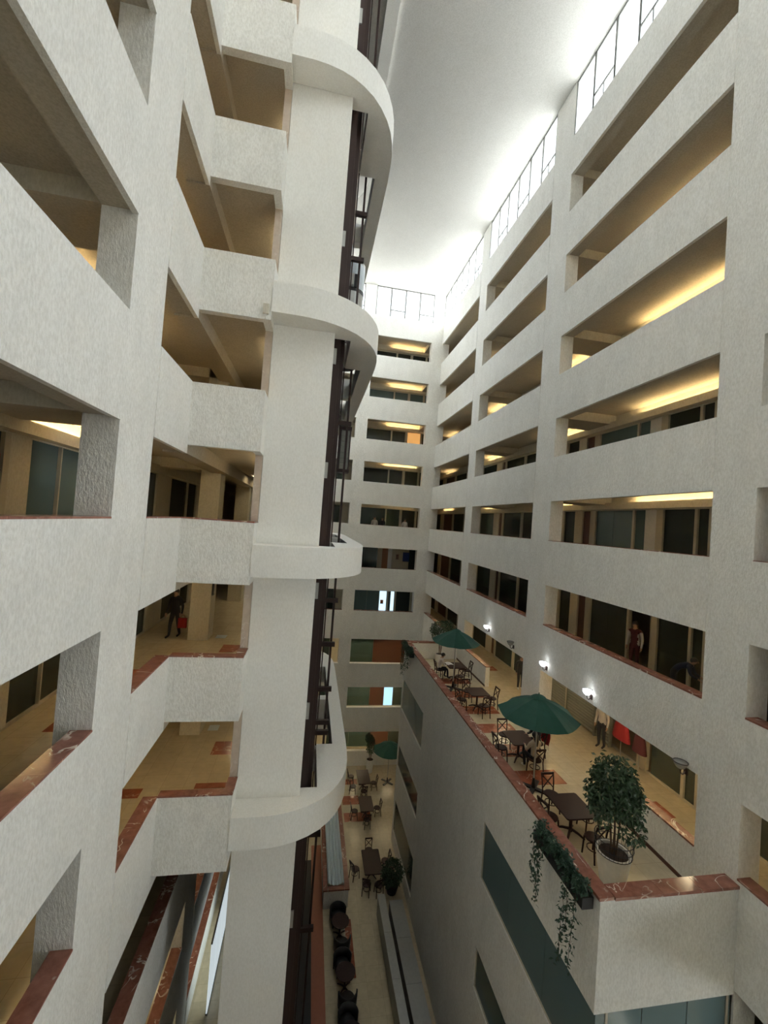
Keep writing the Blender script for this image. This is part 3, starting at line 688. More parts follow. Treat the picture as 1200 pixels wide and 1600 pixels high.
# ------------------------------------------------------------------ wall sconces
def sconce(y, z, lit, label):
    t = thing('wall_sconce', label, 'lamp', (XR, y, z), 0, 'wall sconces above the terrace')
    obj('wall_plate', MB().box(-0.03, 0, -0.05, 0.05, -0.2, -0.05), M['brown'], t)
    obj('arm', MB().tube([(-0.02, 0, -0.14), (-0.1, 0, -0.2), (-0.16, 0, -0.16), (-0.17, 0, -0.06)], 0.016, 6), M['brown'], t)
    obj('finial', MB().lathe([(0.005, -0.12), (0.025, -0.09), (0.02, -0.05)], 8, (-0.17, 0, 0)), M['brown'], t)
    obj('bowl', MB().lathe([(0.03, -0.07), (0.09, -0.03), (0.135, 0.04), (0.15, 0.1)], 14, (-0.17, 0, 0)), M['bulb'] if lit else M['offglass'], t, True)
    obj('rim', MB().tube([(-0.17+0.152*math.cos(a*math.pi/8), 0.152*math.sin(a*math.pi/8), 0.1) for a in range(16)], 0.01, 5, 0, True), M['brown'], t)
sconce(19.63, -4.9, True, 'lit wall sconce farthest along the terrace'); sconce(17.08, -4.95, False, 'dark unlit wall sconce between two lit ones')
sconce(14.46, -4.95, True, 'lit wall sconce in the middle by the pier'); sconce(11.91, -4.95, True, 'lit wall sconce nearest the camera, over the shutters'); sconce(8.51, -5.25, False, 'unlit wall sconce above the near end of the gallery opening')

# ------------------------------------------------------------------ furniture
def make_chair():
    t = thing('cafe_chair', 'dark wooden cross back chair', 'chair')
    obj('seat', MB().lathe([(0.19, 0.43), (0.215, 0.44), (0.215, 0.465), (0.19, 0.475)], 14, (0, 0.02, 0)), M['wood'], t)
    for sx in (-1, 1):
        obj('leg', MB().tube([(sx*0.17, 0.19, 0), (sx*0.155, 0.16, 0.44)], 0.021, 6), M['wood'], t)
        obj('leg', MB().tube([(sx*0.18, -0.22, 0), (sx*0.17, -0.17, 0.44), (sx*0.18, -0.2, 0.7), (sx*0.19, -0.25, 0.9)], 0.021, 6), M['wood'], t)
    b = obj('backrest', MB().beam((-0.2, -0.25, 0.89), (0.2, -0.25, 0.89), 0.03, 0.06), M['wood'], t)
    for s in (-1, 1): obj('cross_slat', MB().tube([(s*0.17, -0.18, 0.52), (0, -0.205, 0.69), (-s*0.18, -0.235, 0.86)], 0.017, 5), M['wood'], b)
    obj('stretcher', MB().tube([(0.16*math.cos(a*math.pi/6), 0.16*math.sin(a*math.pi/6), 0.22) for a in range(12)], 0.014, 5, 0, True), M['wood'], t)
    return t
CH = make_chair(); chair_used = [False]
def chair(x, y, z, rz, label, group):
    rz = math.radians(rz)
    if not chair_used[0]:
        chair_used[0] = True; o = CH; o.location = (x, y, z); o.rotation_euler = (0, 0, rz)
    else: o = copy_tree(CH, None, (x, y, z), rz)
    o['label'] = label; o['group'] = group; return o
def table(x, y, z, w, d, label, group, rz=0, round_=False):
    t = thing('cafe_table', label, 'table', (x, y, z), math.radians(rz), group)
    if round_: obj('table_top', MB().lathe([(w/2-0.02, 0.71), (w/2, 0.72), (w/2, 0.745), (w/2-0.01, 0.75)], 20), M['wood'], t)
    else:
        c = 0.04; mb = MB(); poly = [(-w/2+c, -d/2), (w/2-c, -d/2), (w/2, -d/2+c), (w/2, d/2-c), (w/2-c, d/2), (-w/2+c, d/2), (-w/2, d/2-c), (-w/2, -d/2+c)]
        mb.prism(poly, 0.71, 0.75); obj('table_top', mb, M['wood'], t)
    obj('pedestal', MB().lathe([(0.05, 0.08), (0.04, 0.2), (0.045, 0.6), (0.09, 0.71)], 10), M['wood'], t)
    for a in range(4):
        ca, sa = math.cos(a*math.pi/2+math.pi/4), math.sin(a*math.pi/2+math.pi/4)
        obj('foot', MB().tube([(0.03*ca, 0.03*sa, 0.14), (0.2*ca, 0.2*sa, 0.10), (0.36*ca, 0.36*sa, 0.025)], [0.035, 0.03, 0.022], 6), M['wood'], t)
    return t
TF = -7.9
GT = 'cafe tables on the terrace'; GC = 'cross back chairs on the terrace'
table(7.38, 10.06, TF, 0.88, 0.98, 'dark square cafe table beside the white potted tree', GT)
chair(7.38, 10.98, TF, 180, 'cross back chair at the far side of the table by the potted tree', GC)
chair(6.78, 10.12, TF, -80, 'cross back chair on the parapet side of the table by the potted tree', GC)
chair(8.02, 10.25, TF, 95, 'cross back chair on the shop side of the table by the potted tree', GC)
chair(7.50, 9.30, TF, 8, 'cross back chair on the near side of the table by the potted tree', GC)
table(7.70, 13.50, TF, 0.85, 0.95, 'dark cafe table where two people sit under the near umbrella', GT)
chair(7.55, 14.28, TF, 178, 'cross back chair on the far side of the two seated people\'s table', GC)
chair(7.0, 13.45, TF, -85, 'cross back chair on the parapet side of the two seated people\'s table', GC)
chair(7.85, 12.66, TF, 5, 'cross back chair holding the person in the cream top', GC)
chair(8.52, 13.66, TF, 88, 'cross back chair holding the person in the black jacket', GC)
table(7.77, 17.35, TF, 0.85, 0.9, 'dark empty cafe table between the two green umbrellas', GT)
chair(7.62, 18.12, TF, 178, 'cross back chair on the far side of the empty table', GC)
chair(8.48, 17.35, TF, 92, 'cross back chair on the shop side of the empty table', GC)
chair(7.80, 16.62, TF, 4, 'cross back chair on the near side of the empty table', GC)
chair(7.0, 17.25, TF, -75, 'cross back chair pulled to the parapet beside the empty table', GC)
table(7.90, 20.65, TF, 0.85, 0.85, 'dark cafe table of the man reading under the far umbrella', GT)
chair(7.12, 20.85, TF, -90, 'cross back chair under the reading man', GC)
chair(7.92, 19.9, TF, 4, 'cross back chair on the near side of the reading man\'s table', GC)
chair(8.62, 20.75, TF, 90, 'cross back chair across from the reading man', GC)

def umbrella(x, y, z, R, label, group, h=2.3, rise=0.55, rot=0.2):
    t = thing('cafe_umbrella', label, 'umbrella', (x, y, z), rot, group)
    obj('pole', MB().tube([(0, 0, 0.05), (0, 0, h+rise-0.05)], 0.024, 8), M['steel'], t)
    for a in range(4):
        ca, sa = math.cos(a*math.pi/2+0.6), math.sin(a*math.pi/2+0.6)
        obj('base_foot', MB().beam((0, 0, 0.04), (0.48*ca, 0.48*sa, 0.03), 0.13, 0.05), M['black'], t)
    obj('base_socket', MB().lathe([(0.07, 0), (0.06, 0.1), (0.035, 0.35)], 10), M['black'], t)
    n = 8
    for i in range(n):
        a0, a1 = 2*math.pi*i/n, 2*math.pi*(i+1)/n; mb = MB(); vs = []; rows = 5
        for r in range(rows+1):
            f = 0.04+0.96*r/rows; zz = h+rise*(1-f)**1.0 + 0.06*math.sin(math.pi*f)
            for c in range(4):
                a = a0+(a1-a0)*c/3; rr = R*f*(math.cos(math.pi/n)/math.cos((c/3-0.5)*2*math.pi/n)); vs.append((rr*math.cos(a), rr*math.sin(a), zz-0.05*f*math.sin(math.pi*c/3)))
        fs = [(r*4+c, (r+1)*4+c, (r+1)*4+c+1, r*4+c+1) for r in range(rows) for c in range(3)]
        low_ = [(p[0], p[1], p[2]-0.006) for p in vs]; nn = len(vs)
        mb.add(vs+low_, fs + [tuple(nn+q for q in reversed(f)) for f in fs]); obj('canopy_panel', mb, M['green'], t)
        obj('rib', MB().tube([(0.03*math.cos(a0), 0.03*math.sin(a0), h+rise-0.04), (0.98*R*math.cos(a0), 0.98*R*math.sin(a0), h-0.02)], 0.008, 4), M['steel'], t)
    obj('vent_cap', MB().lathe([(0.24, h+rise-0.03), (0.13, h+rise+0.03), (0.02, h+rise+0.06), (0.012, h+rise+0.12)], 8), M['green'], t)
GU = 'green cafe umbrellas'
umbrella(7.37, 11.9, TF, 1.22, 'green umbrella nearest the camera, over the two seated people', GU)
umbrella(7.45, 19.55, TF, 1.18, 'green umbrella over the man reading at the far end of the terrace', GU, rot=0.35)
umbrella(6.75, 29.4, G, 1.2, 'dark green umbrella standing at the far end of the ground floor', GU)

# ------------------------------------------------------------------ plants
def leaves(mb, pts, size, rnd, droop=0.3):
    for p in pts:
        p = Vector(p); a = rnd.uniform(0, 2*math.pi); e = rnd.uniform(-1.1, 0.5)-droop
        d = Vector((math.cos(a)*math.cos(e), math.sin(a)*math.cos(e), math.sin(e))); s = size*rnd.uniform(0.7, 1.3)
        u = d.orthogonal().normalized(); u.rotate(Matrix.Rotation(rnd.uniform(0, 6.28), 3, d)); w = d.cross(u)
        mb.add([p, p+d*s*0.5+u*s*0.24+w*s*0.05, p+d*s, p+d*s*0.5-u*s*0.24+w*s*0.05], [(0, 1, 2), (0, 2, 3)])
def blob(rnd, c, r, n, shell=0.45):
    out = []
    while len(out) < n:
        v = Vector((rnd.gauss(0, 1), rnd.gauss(0, 1), rnd.gauss(0, 1))); v.normalize(); q = rnd.uniform(shell, 1)**0.6
        out.append((c[0]+v.x*r[0]*q, c[1]+v.y*r[1]*q, c[2]+v.z*r[2]*q))
    return out
def stuffed(o): o['kind'] = 'stuff'; return o
def tree(x, y, z, label, pot_r, pot_h, blobs, n, seed, cage=False, potmat='white', size=0.11, stems=4, top=1.6, group='potted trees'):
    rnd = random.Random(seed); t = thing('potted_tree', label, 'plant', (x, y, z), 0, group)
    obj('pot', MB().lathe([(pot_r*0.68, 0), (pot_r*0.72, 0.02), (pot_r, pot_h-0.02), (pot_r, pot_h), (pot_r*0.86, pot_h), (pot_r*0.84, pot_h-0.07)], 24), M[potmat], t)
    obj('soil', MB().lathe([(pot_r*0.83, pot_h-0.10), (pot_r*0.83, pot_h-0.055)], 20), M['soil'], t)
    for i in range(stems):
        a = i*6.28/stems+0.4; r0 = 0.05; r1 = 0.16
        obj('trunk', MB().tube([(r0*math.cos(a), r0*math.sin(a), pot_h-0.08), (0.09*math.cos(a+0.5), 0.09*math.sin(a+0.5), (pot_h+top)/2), (r1*math.cos(a), r1*math.sin(a), top)], [0.022, 0.018, 0.012], 6), M['stem'], t)
    if cage:
        for zz, rr in ((pot_h+0.0, pot_r*1.02), (pot_h+0.16, pot_r*1.08), (pot_h+0.32, pot_r*1.1)):
            obj('wire_ring', MB().tube([(rr*math.cos(q*math.pi/12), rr*math.sin(q*math.pi/12), zz) for q in range(24)], 0.010, 4, 0, True), M['black'], t)
        mbw = MB()
        for q in range(28):
            a = q*2*math.pi/28; mbw.tube([(pot_r*1.02*math.cos(a), pot_r*1.02*math.sin(a), pot_h), (pot_r*1.1*math.cos(a), pot_r*1.1*math.sin(a), pot_h+0.32)], 0.005, 4)
        stuffed(obj('wire_mesh', mbw, M['black'], t))
    mb = MB(); tot = sum(r[0]*r[1]*r[2] for c, r in blobs)
    for c, r in blobs: leaves(mb, blob(rnd, c, r, int(n*r[0]*r[1]*r[2]/tot)), size, rnd)
    stuffed(obj('foliage', mb, M['leaf'], t))
    return t
tree(7.47, 8.62, TF, 'leafy ficus in a white pot with a wire cage at the terrace corner', 0.375, 0.68,
     [((0.0, 0.1, 2.0), (0.62, 0.6, 0.62)), ((-0.1, 0, 2.45), (0.5, 0.5, 0.45)), ((0.35, 0.1, 1.75), (0.45, 0.45, 0.5)), ((-0.35, 0.0, 1.85), (0.35, 0.4, 0.42)), ((0.3, -0.2, 1.3), (0.3, 0.3, 0.3)), ((-0.25, 0.1, 1.4), (0.2, 0.25, 0.25))], 3600, 3, True, 'white', 0.115, 4, 1.9)
tree(7.95, 23.3, TF, 'leafy ficus behind the far umbrella on the terrace', 0.3, 0.5, [((0, 0, 1.95), (0.7, 0.5, 0.5)), ((-0.3, 0, 1.7), (0.4, 0.4, 0.4)), ((0.35, 0, 2.1), (0.4, 0.4, 0.4))], 1500, 4)
tree(5.62, 30.7, G, 'slim tree in a tall white pot against the far ground floor wall', 0.3, 0.95, [((0, 0, 2.0), (0.33, 0.33, 0.75)), ((-0.2, 0, 2.55), (0.3, 0.3, 0.3))], 1100, 5)
tree(5.38, 20.7, G, 'wide bushy plant in a black pot beside the ground floor tables', 0.33, 0.4, [((0, 0, 1.05), (0.56, 0.55, 0.6)), ((-0.2, -0.1, 0.8), (0.4, 0.4, 0.35))], 1700, 6, False, 'black', 0.13, 3, 0.9)
def planter(x, y0, y1, ztop, label, seed, trails, n):
    rnd = random.Random(seed); t = thing('ivy_planter', label, 'planter', (x, (y0+y1)/2, ztop-0.28), 0, 'ivy planters hung outside the terrace wall')
    L = (y1-y0)/2; w = 0.12
    mb = MB().box(-w, w, -L, L, 0, 0.02).box(-w, -w+0.015, -L, L, 0.02, 0.22).box(w-0.015, w, -L, L, 0.02, 0.22).box(-w+0.015, w-0.015, -L, -L+0.015, 0.02, 0.22).box(-w+0.015, w-0.015, L-0.015, L, 0.02, 0.22)
    obj('box', mb, M['black'], t); obj('soil', MB().box(-w+0.015, w-0.015, -L+0.015, L-0.015, 0.02, 0.19), M['soil'], t)
    for yy in (-L*0.7, L*0.7): obj('hook', MB().tube([(w-0.01, yy, 0.1), (w+0.02, yy, 0.27), (w+0.14, yy, 0.34)], 0.008, 5), M['black'], t)
    mb = MB()
    for i in range(10):
        yy = -L+2*L*(i+0.5)/10; leaves(mb, blob(rnd, (rnd.uniform(-0.10, 0.02), yy, 0.31+rnd.uniform(-0.05, 0.1)), (0.17, 0.16, 0.17), n//10, 0.2), 0.085, rnd)
    stuffed(obj('foliage', mb, M['leaf2'], t))
    for yy, ln in trails:
        pts = []; xx = -w-0.05; y = yy
        for j in range(14): pts.append((xx+rnd.uniform(-0.015, 0.015), y, 0.2-ln*j/13)); y += rnd.uniform(-0.03, 0.03)
        v = obj('vine', MB().tube(pts, 0.006, 4), M['stem'], t)
        mb = MB(); leaves(mb, [(px+rnd.uniform(-0.05, 0.05), py+rnd.uniform(-0.07, 0.07), pz+rnd.uniform(-0.05, 0.05)) for px, py, pz in pts for _ in range(6)], 0.085, rnd)
        stuffed(obj('vine_leaves', mb, M['leaf2'], v))
planter(5.83, 7.3, 9.1, -6.92, 'black planter box with ivy trailing down the near terrace corner', 8, [(-0.75, 1.55), (-0.5, 1.0), (-0.35, 1.75), (0.45, 1.35), (0.6, 1.1), (0.8, 0.9)], 1500)
planter(5.83, 21.6, 23.3, -6.85, 'planter with drooping ivy at the far end of the terrace wall', 9, [(-0.6, 0.8), (-0.2, 1.0), (0.2, 1.2), (0.55, 1.55), (0.75, 1.4)], 1100)

# ------------------------------------------------------------------ people
def person(name_label, loc, rz, pose, cols, group=None, hair_long=False, h=1.0, extra=None):
    """one continuous skinned body; local +Y is the facing direction; cols = (top, bottom, shoes)"""
    sit = pose in ('sit', 'read'); bend = pose == 'bend'
    hp = 0.50 if sit else 0.92
    J = {}
    J['pelvis'] = (0, 0, hp); lean = 0.10 if pose == 'read' else (0.42 if bend else 0.02)
    J['belly'] = (0, lean*0.3, hp+0.17); J['chest'] = (0, lean*0.8, hp+0.36-(0.1 if bend else 0)); J['neckb'] = (0, lean*1.1, hp+0.50-(0.2 if bend else 0))
    J['neck'] = (0, lean*1.15+0.01, hp+0.57-(0.22 if bend else 0)); J['head'] = (0, lean*1.25+0.03+(0.04 if pose == 'read' else 0), hp+0.66-(0.24 if bend else 0)); J['crown'] = (0, J['head'][1]+0.0, J['head'][2]+0.10)
    rad = {'pelvis': (0.155, 0.11), 'belly': (0.135, 0.10), 'chest': (0.16, 0.11), 'neckb': (0.10, 0.075), 'neck': (0.052, 0.055), 'head': (0.078, 0.095), 'crown': (0.062, 0.075)}
    E = [('pelvis', 'belly', 0), ('belly', 'chest', 0), ('chest', 'neckb', 0), ('neckb', 'neck', 3), ('neck', 'head', 3), ('head', 'crown', 3)]
    hands = []
    for s, n in ((-1, 'l'), (1, 'r')):
        sx = s*0.185; cy_ = J['chest'][1]; cz = J['neckb'][2]-0.05
        J['sh'+n] = (sx, J['neckb'][1]-0.01, cz)
        if pose in ('read', 'sit'): el = (s*0.24, cy_+0.12, cz-0.24); wr = (s*0.13, cy_+0.34, cz-0.22); ha = (s*0.10, cy_+0.42, cz-0.21)
        elif bend: el = (s*0.22, cy_+0.18, cz-0.22); wr = (s*0.17, cy_+0.36, cz-0.30); ha = (s*0.15, cy_+0.42, cz-0.34)
        else:
            sw = 0.10*s if pose == 'walk' else 0.0; el = (s*0.235, cy_-0.02+sw*0.5, cz-0.28); wr = (s*0.235, cy_+0.06+sw, cz-0.52); ha = (s*0.23, cy_+0.08+sw*1.1, cz-0.60)
        J['el'+n], J['wr'+n], J['ha'+n] = el, wr, ha
        rad.update({'sh'+n: (0.07, 0.07), 'el'+n: (0.046, 0.046), 'wr'+n: (0.03, 0.034), 'ha'+n: (0.024, 0.042)})
        E += [('neckb', 'sh'+n, 0), ('sh'+n, 'el'+n, 4), ('el'+n, 'wr'+n, 4), ('wr'+n, 'ha'+n, 3)]
        hands.append((s, Vector(wr), Vector(ha)))
        J['hip'+n] = (s*0.09, 0.0, hp-0.05)
        if sit: kn = (s*0.11, 0.42, 0.50); an = (s*0.11, 0.40+0.06*s, 0.08); toe = (s*0.12, 0.56+0.06*s, 0.04)
        else:
            st = 0.16*s if pose == 'walk' else 0.02*s; kn = (s*0.095, st*0.5+0.03, 0.48); an = (s*0.095, st-0.02, 0.08); toe = (s*0.105, st+0.15, 0.035)
        J['kn'+n], J['an'+n], J['to'+n] = kn, an, toe
        rad.update({'hip'+n: (0.095, 0.10), 'kn'+n: (0.062, 0.064), 'an'+n: (0.042, 0.045), 'to'+n: (0.04, 0.03)})
        E += [('pelvis', 'hip'+n, 1), ('hip'+n, 'kn'+n, 1), ('kn'+n, 'an'+n, 1), ('an'+n, 'to'+n, 2)]
    keys = list(J); me = bpy.data.meshes.new('figure'); me.from_pydata([J[k] for k in keys], [(keys.index(a), keys.index(b)) for a, b, _ in E], [])
    tmp = bpy.data.objects.new('figure_tmp', me); COL.objects.link(tmp)
    md = tmp.modifiers.new('skin', 'SKIN'); md.use_smooth_shade = True; sub = tmp.modifiers.new('sub', 'SUBSURF'); sub.levels = 2; sub.render_levels = 2
    lay = me.skin_vertices[0] if me.skin_vertices else None
    for i, k in enumerate(keys):
        lay.data[i].radius = rad[k]; lay.data[i].use_root = (k == 'pelvis')
    bpy.context.view_layer.update()
    dg = bpy.context.evaluated_depsgraph_get(); body = bpy.data.meshes.new_from_object(tmp.evaluated_get(dg))
    bpy.data.objects.remove(tmp)
    segs = [(Vector(J[a]), Vector(J[b]), c) for a, b, c in E]
    body.materials.clear()
    for m in (M[cols[0]], M[cols[1]], M[cols[2]], M['skin'], M[cols[3] if len(cols) > 3 else cols[0]]): body.materials.append(m)
    for p in body.polygons:
        best = None
        for a, b, c in segs:
            ab = b-a; t_ = max(0, min(1, (p.center-a).dot(ab)/ab.dot(ab))); d = (p.center-(a+ab*t_)).length
            if best is None or d < best[0]: best = (d, c)
        p.material_index = best[1]; p.use_smooth = True
    bm = bmesh.new(); bm.from_mesh(body)
    def tubebm(pts, rs):
        q = MB().tube(pts, rs, 5); vs = [bm.verts.new(v) for v in q.v]
        for f in q.f:
            fc = bm.faces.new([vs[i] for i in f]); fc.material_index = 3; fc.smooth = True
    for s, w, a in hands:
        d = (a-w).normalized(); side = d.cross(Vector((0, 0, 1))) if abs(d.z) < 0.8 else Vector((0, 1, 0)); side.normalize(); cur = Vector((0, 0.012, -0.012)) if abs(d.z) < 0.8 else Vector((-s*0.02, 0, 0))
        for i, (off, ln) in enumerate(((-0.03, 0.060), (-0.01, 0.072), (0.01, 0.068), (0.03, 0.052))):
            b0 = a+side*off-d*0.01; tubebm([b0, b0+d*ln*0.55, b0+d*ln+cur], [0.010, 0.009, 0.007])
        b0 = w+d*0.03+side*(-0.035); tubebm([b0, b0-side*0.03+d*0.03, b0-side*0.035+d*0.06+cur], [0.011, 0.010, 0.008])
    hd = Vector(J['head'])
    tubebm([hd+Vector((0, 0.075, 0.05)), hd+Vector((0, 0.112, 0.0)), hd+Vector((0, 0.09, -0.015))], [0.008, 0.014, 0.01])
    for s in (-1, 1): tubebm([hd+Vector((s*0.07, 0.0, 0.03)), hd+Vector((s*0.09, -0.01, 0.015)), hd+Vector((s*0.074, 0, -0.02))], [0.01, 0.012, 0.008])
    bm.to_mesh(body); bm.free()
    o = link('person', body, None, loc, rz); tag(o, name_label, 'person', group); o.scale = (h, h, h)
    hm = MB(); vs = []; nu, nv = 14, 7
    for j in range(nv+1):
        ph = j/nv*(math.pi*0.62)
        for i in range(nu):
            th = 2*math.pi*i/nu; back = (1-math.sin(th))/2
            p2 = ph*(0.74+0.42*back); vs.append((hd.x+0.096*math.sin(p2)*math.cos(th), hd.y-0.012+0.112*math.sin(p2)*math.sin(th), hd.z+0.035+0.115*math.cos(p2)))
    fs = [(j*nu+i, j*nu+(i+1) % nu, (j+1)*nu+(i+1) % nu, (j+1)*nu+i) for j in range(nv) for i in range(nu)]
    hm.add(vs, fs)
    if hair_long: hm.tube([(hd.x, hd.y-0.07, hd.z+0.06), (hd.x, hd.y-0.1, hd.z-0.1), (hd.x, hd.y-0.12, hd.z-0.27)], [0.08, 0.075, 0.04], 8)
    ho = obj('hair', hm, M['hair'], o, True)
    for s in (-1, 1): obj('eye', MB().lathe([(0.004, -0.007), (0.010, 0), (0.004, 0.007)], 6, (hd.x+s*0.032, hd.y+0.087, hd.z+0.03)), M['hair'], o)
    obj('mouth', MB().box(hd.x-0.02, hd.x+0.02, hd.y+0.082, hd.y+0.092, hd.z-0.042, hd.z-0.034), M['c_wine'], o)
    if extra: extra(o, J)
    return o
def rad_(d): return math.radians(d)
person('man in black clothes walking in the left gallery behind the lobby column', (-4.5, 15.75, LV[-1][0]+0.004), rad_(160), 'walk', ('c_black', 'c_black', 'black'))
bagm = MB().prism([(-0.14, -0.05), (0.14, -0.05), (0.14, 0.05), (-0.14, 0.05)], 0.0, 0.34)
b = thing('shopping_bag', 'red bag carried by the man in black', 'bag', (-4.22, 15.68, LV[-1][0]+0.36)); obj('sack', bagm, M['c_red'], b); obj('handle', MB().tube([(-0.08, 0, 0.34), (-0.04, 0, 0.44), (0.04, 0, 0.44), (0.08, 0, 0.34)], 0.008, 5), M['c_red'], b)
person('man in a white shirt reading at the far terrace table', (7.14, 20.88, TF), rad_(-90), 'read', ('c_white', 'c_black', 'black'))
person('person in a cream top seated with back turned under the near umbrella', (7.86, 12.72, TF), rad_(8), 'sit', ('c_cream', 'c_black', 'white'), None, True)
person('person in a black jacket seated on the shop side under the near umbrella', (8.50, 13.66, TF), rad_(92), 'sit', ('c_black', 'c_black', 'black'))
person('dark dressed person standing by the shop door beyond the wall pier', (10.95, 19.45, TF), rad_(170), 'stand', ('c_black', 'c_black', 'white'))
person('long haired woman in a white cardigan over a wine red dress behind the gallery parapet', (11.6, 12.95, LV[-1][0]+0.0), rad_(115), 'stand', ('c_wine', 'c_wine', 'black', 'c_white'), None, True, 1.02)
person('person in dark blue bending behind the near right gallery parapet', (11.0, 10.75, LV[-1][0]), rad_(-150), 'bend', ('c_navy', 'c_black', 'black'), None, False, 0.9)
person('person in a white top standing beside the red clothes', (11.42, 14.1, TF), rad_(110), 'stand', ('c_white', 'c_black', 'black'))
person('person in white at the left of the far gallery, fifth from the top', (4.95, 32.7, LV[0][0]), rad_(180), 'stand', ('c_white', 'c_black', 'black'))
person('person in black beside the one in white in the far gallery', (5.6, 32.8, LV[0][0]), rad_(170), 'stand', ('c_black', 'c_black', 'black'))
person('person in grey white at the right of the same far gallery', (7.4, 32.6, LV[0][0]), rad_(190), 'stand', ('c_white', 'c_navy', 'black'))
# things they hold or wear
nb = thing('newspaper', 'open white paper on the reading man\'s table', 'newspaper', (7.66, 20.86, TF+0.752), 0.2)
obj('page', MB().add([(-0.17, -0.2, 0), (0.0, -0.2, 0.03), (0.0, 0.2, 0.03), (-0.17, 0.2, 0), (-0.17, -0.2, -0.002), (0, -0.2, 0.027), (0, 0.2, 0.027), (-0.17, 0.2, -0.002)], [(0, 1, 2, 3), (7, 6, 5, 4)]), M['paper'], nb)
obj('page', MB().add([(0.0, -0.2, 0.03), (0.17, -0.2, 0), (0.17, 0.2, 0), (0.0, 0.2, 0.03), (0, -0.2, 0.027), (0.17, -0.2, -0.002), (0.17, 0.2, -0.002), (0, 0.2, 0.027)], [(0, 1, 2, 3), (7, 6, 5, 4)]), M['paper'], nb)
g = thing('red_shawl', 'dark red shawl hanging on the chair of the person in the black jacket', 'shawl', (8.80, 13.66, TF+0.42))
mb = MB(); n = 9
vs = [];
for j in range(6):
    for i in range(n): vs.append((0.03*math.sin(i*1.7+j)+0.02*j/5, -0.24+0.48*i/(n-1), 0.5-0.5*j/5))
fs = [(j*n+i, j*n+i+1, (j+1)*n+i+1, (j+1)*n+i) for j in range(5) for i in range(n-1)]
q = len(vs); mb.add(vs+[(a+0.02, b_, c) for a, b_, c in vs], fs+[tuple(q+i for i in reversed(f)) for f in fs]); obj('cloth', mb, M['c_red'], g, True)
stuffed(obj('fringe', (lambda m_: [m_.tube([(0.02, -0.23+0.46*i/15, 0.0), (0.025, -0.23+0.46*i/15+0.01, -0.14)], 0.006, 4) for i in range(16)] and m_)(MB()), M['c_cream'], g))
# red clothes shop
def garment(x, y, z, mat, label, w=0.42, hgt=1.25):
    t = thing('hanging_dress', label, 'dress', (x, y, z), 0, 'clothes at the terrace shop')
    pr = [(0.09, hgt), (0.2, hgt-0.06), (0.17, hgt-0.35), (0.15, hgt-0.5), (0.24, hgt-0.85), (0.3, 0.0)]
    mb = MB(); n = 18; ring = []
    for r, zz in pr:
        ring.append(len(mb.v)); mb.v.extend([((0.5*r*(1+0.12*math.sin(5*a*2*math.pi/n)))*math.cos(a*2*math.pi/n), r*w/0.3*math.sin(a*2*math.pi/n), zz) for a in range(n)])
    for a_, b_ in zip(ring, ring[1:]):
        for i in range(n): j = (i+1) % n; mb.f.append((a_+i, b_+i, b_+j, a_+j)); mb.m.append(0)
    obj('cloth', mb, M[mat], t, True)
    obj('hanger', MB().tube([(0, -0.18, hgt-0.05), (0, 0, hgt+0.05), (0, 0.18, hgt-0.05)], 0.01, 5), M['steel'], t)
    obj('stand', MB().tube([(0, 0, -z+TF+0.0), (0, 0, hgt+0.05)], 0.014, 6), M['steel'], t)
    return t
garment(11.7, 13.45, TF+0.65, 'c_red', 'large red dress on a stand outside the terrace shop'); garment(11.75, 12.66, TF+0.6, 'c_wine', 'dark wine dress on a stand next to the red dress', 0.3, 1.2)
garment(12.0, 19.0, TF+0.6, 'c_black', 'black garment hanging in the shop doorway beyond the pier', 0.35, 1.3)

# ------------------------------------------------------------------ ground floor
mb = MB().box(-1.37, 1.38, 11.6, 23.0, G, G+0.02); struct('floor_lift_pit', mb, M['black'])
mb = MB().box(1.38, 1.92, 8.0, 24.0, G, G+0.02).box(-1.37, 1.38, 8.0, 11.2, G, G+0.02); struct('floor_red_strip', mb, M['terracotta'])
fg = bpy.data.objects['floor']
for a, b, c, d in ((3.4, 4.5, 27.25, 28.1), (3.4, 5.1, 25.7, 26.5), (3.4, 4.6, 29.3, 29.9), (2.9, 3.2, 17.0, 19.5)): boxobj('marble_inlay', a, b, c, d, G, G+0.004, M['inlay'], fg)
# low enclosure with marble coping and pale fabric
mb = MB().box(1.92, 2.05, 20.1, 26.8, G, G+0.85).box(2.95, 3.1, 20.1, 26.8, G, G+0.85).box(2.05, 2.95, 20.1, 20.25, G, G+0.85).box(2.05, 2.95, 26.65, 26.8, G, G+0.85)
we = struct('wall_enclosure', mb, M['stucco'])
for i in range(5):
    a = 20.05+i*1.36; boxobj('coping_slab', 2.9, 3.14, a, a+1.35, G+0.85, G+0.91, M['marble'], we); boxobj('coping_slab', 1.88, 2.1, a, a+1.35, G+0.85, G+0.91, M['marble'], we)
boxobj('coping_slab', 2.11, 2.89, 20.05, 20.3, G+0.85, G+0.91, M['marble'], we)
cv = thing('fabric_cover', 'pale blue pleated fabric spread over the low marble edged enclosure', 'fabric', (2.5, 23.4, G+0.86))
for s in range(4):
    mb = MB(); vs = []; nx = 9
    for j in range(2):
        for i in range(nx):
            x = -0.40+0.2*s+0.2*i/(nx-1); vs.append((x, -3.1+6.2*j, 0.10+0.05*math.sin(i*math.pi*2/(nx-1)+s*1.3)+0.05*math.cos(s*2.1)))
    fs = [(i, i+1, nx+i+1, nx+i) for i in range(nx-1)]; q = len(vs)
    mb.add(vs+[(a, b_, c-0.02) for a, b_, c in vs], fs+[tuple(q+i for i in reversed(f)) for f in fs]); obj('pleat', mb, M['drape'], cv, True)
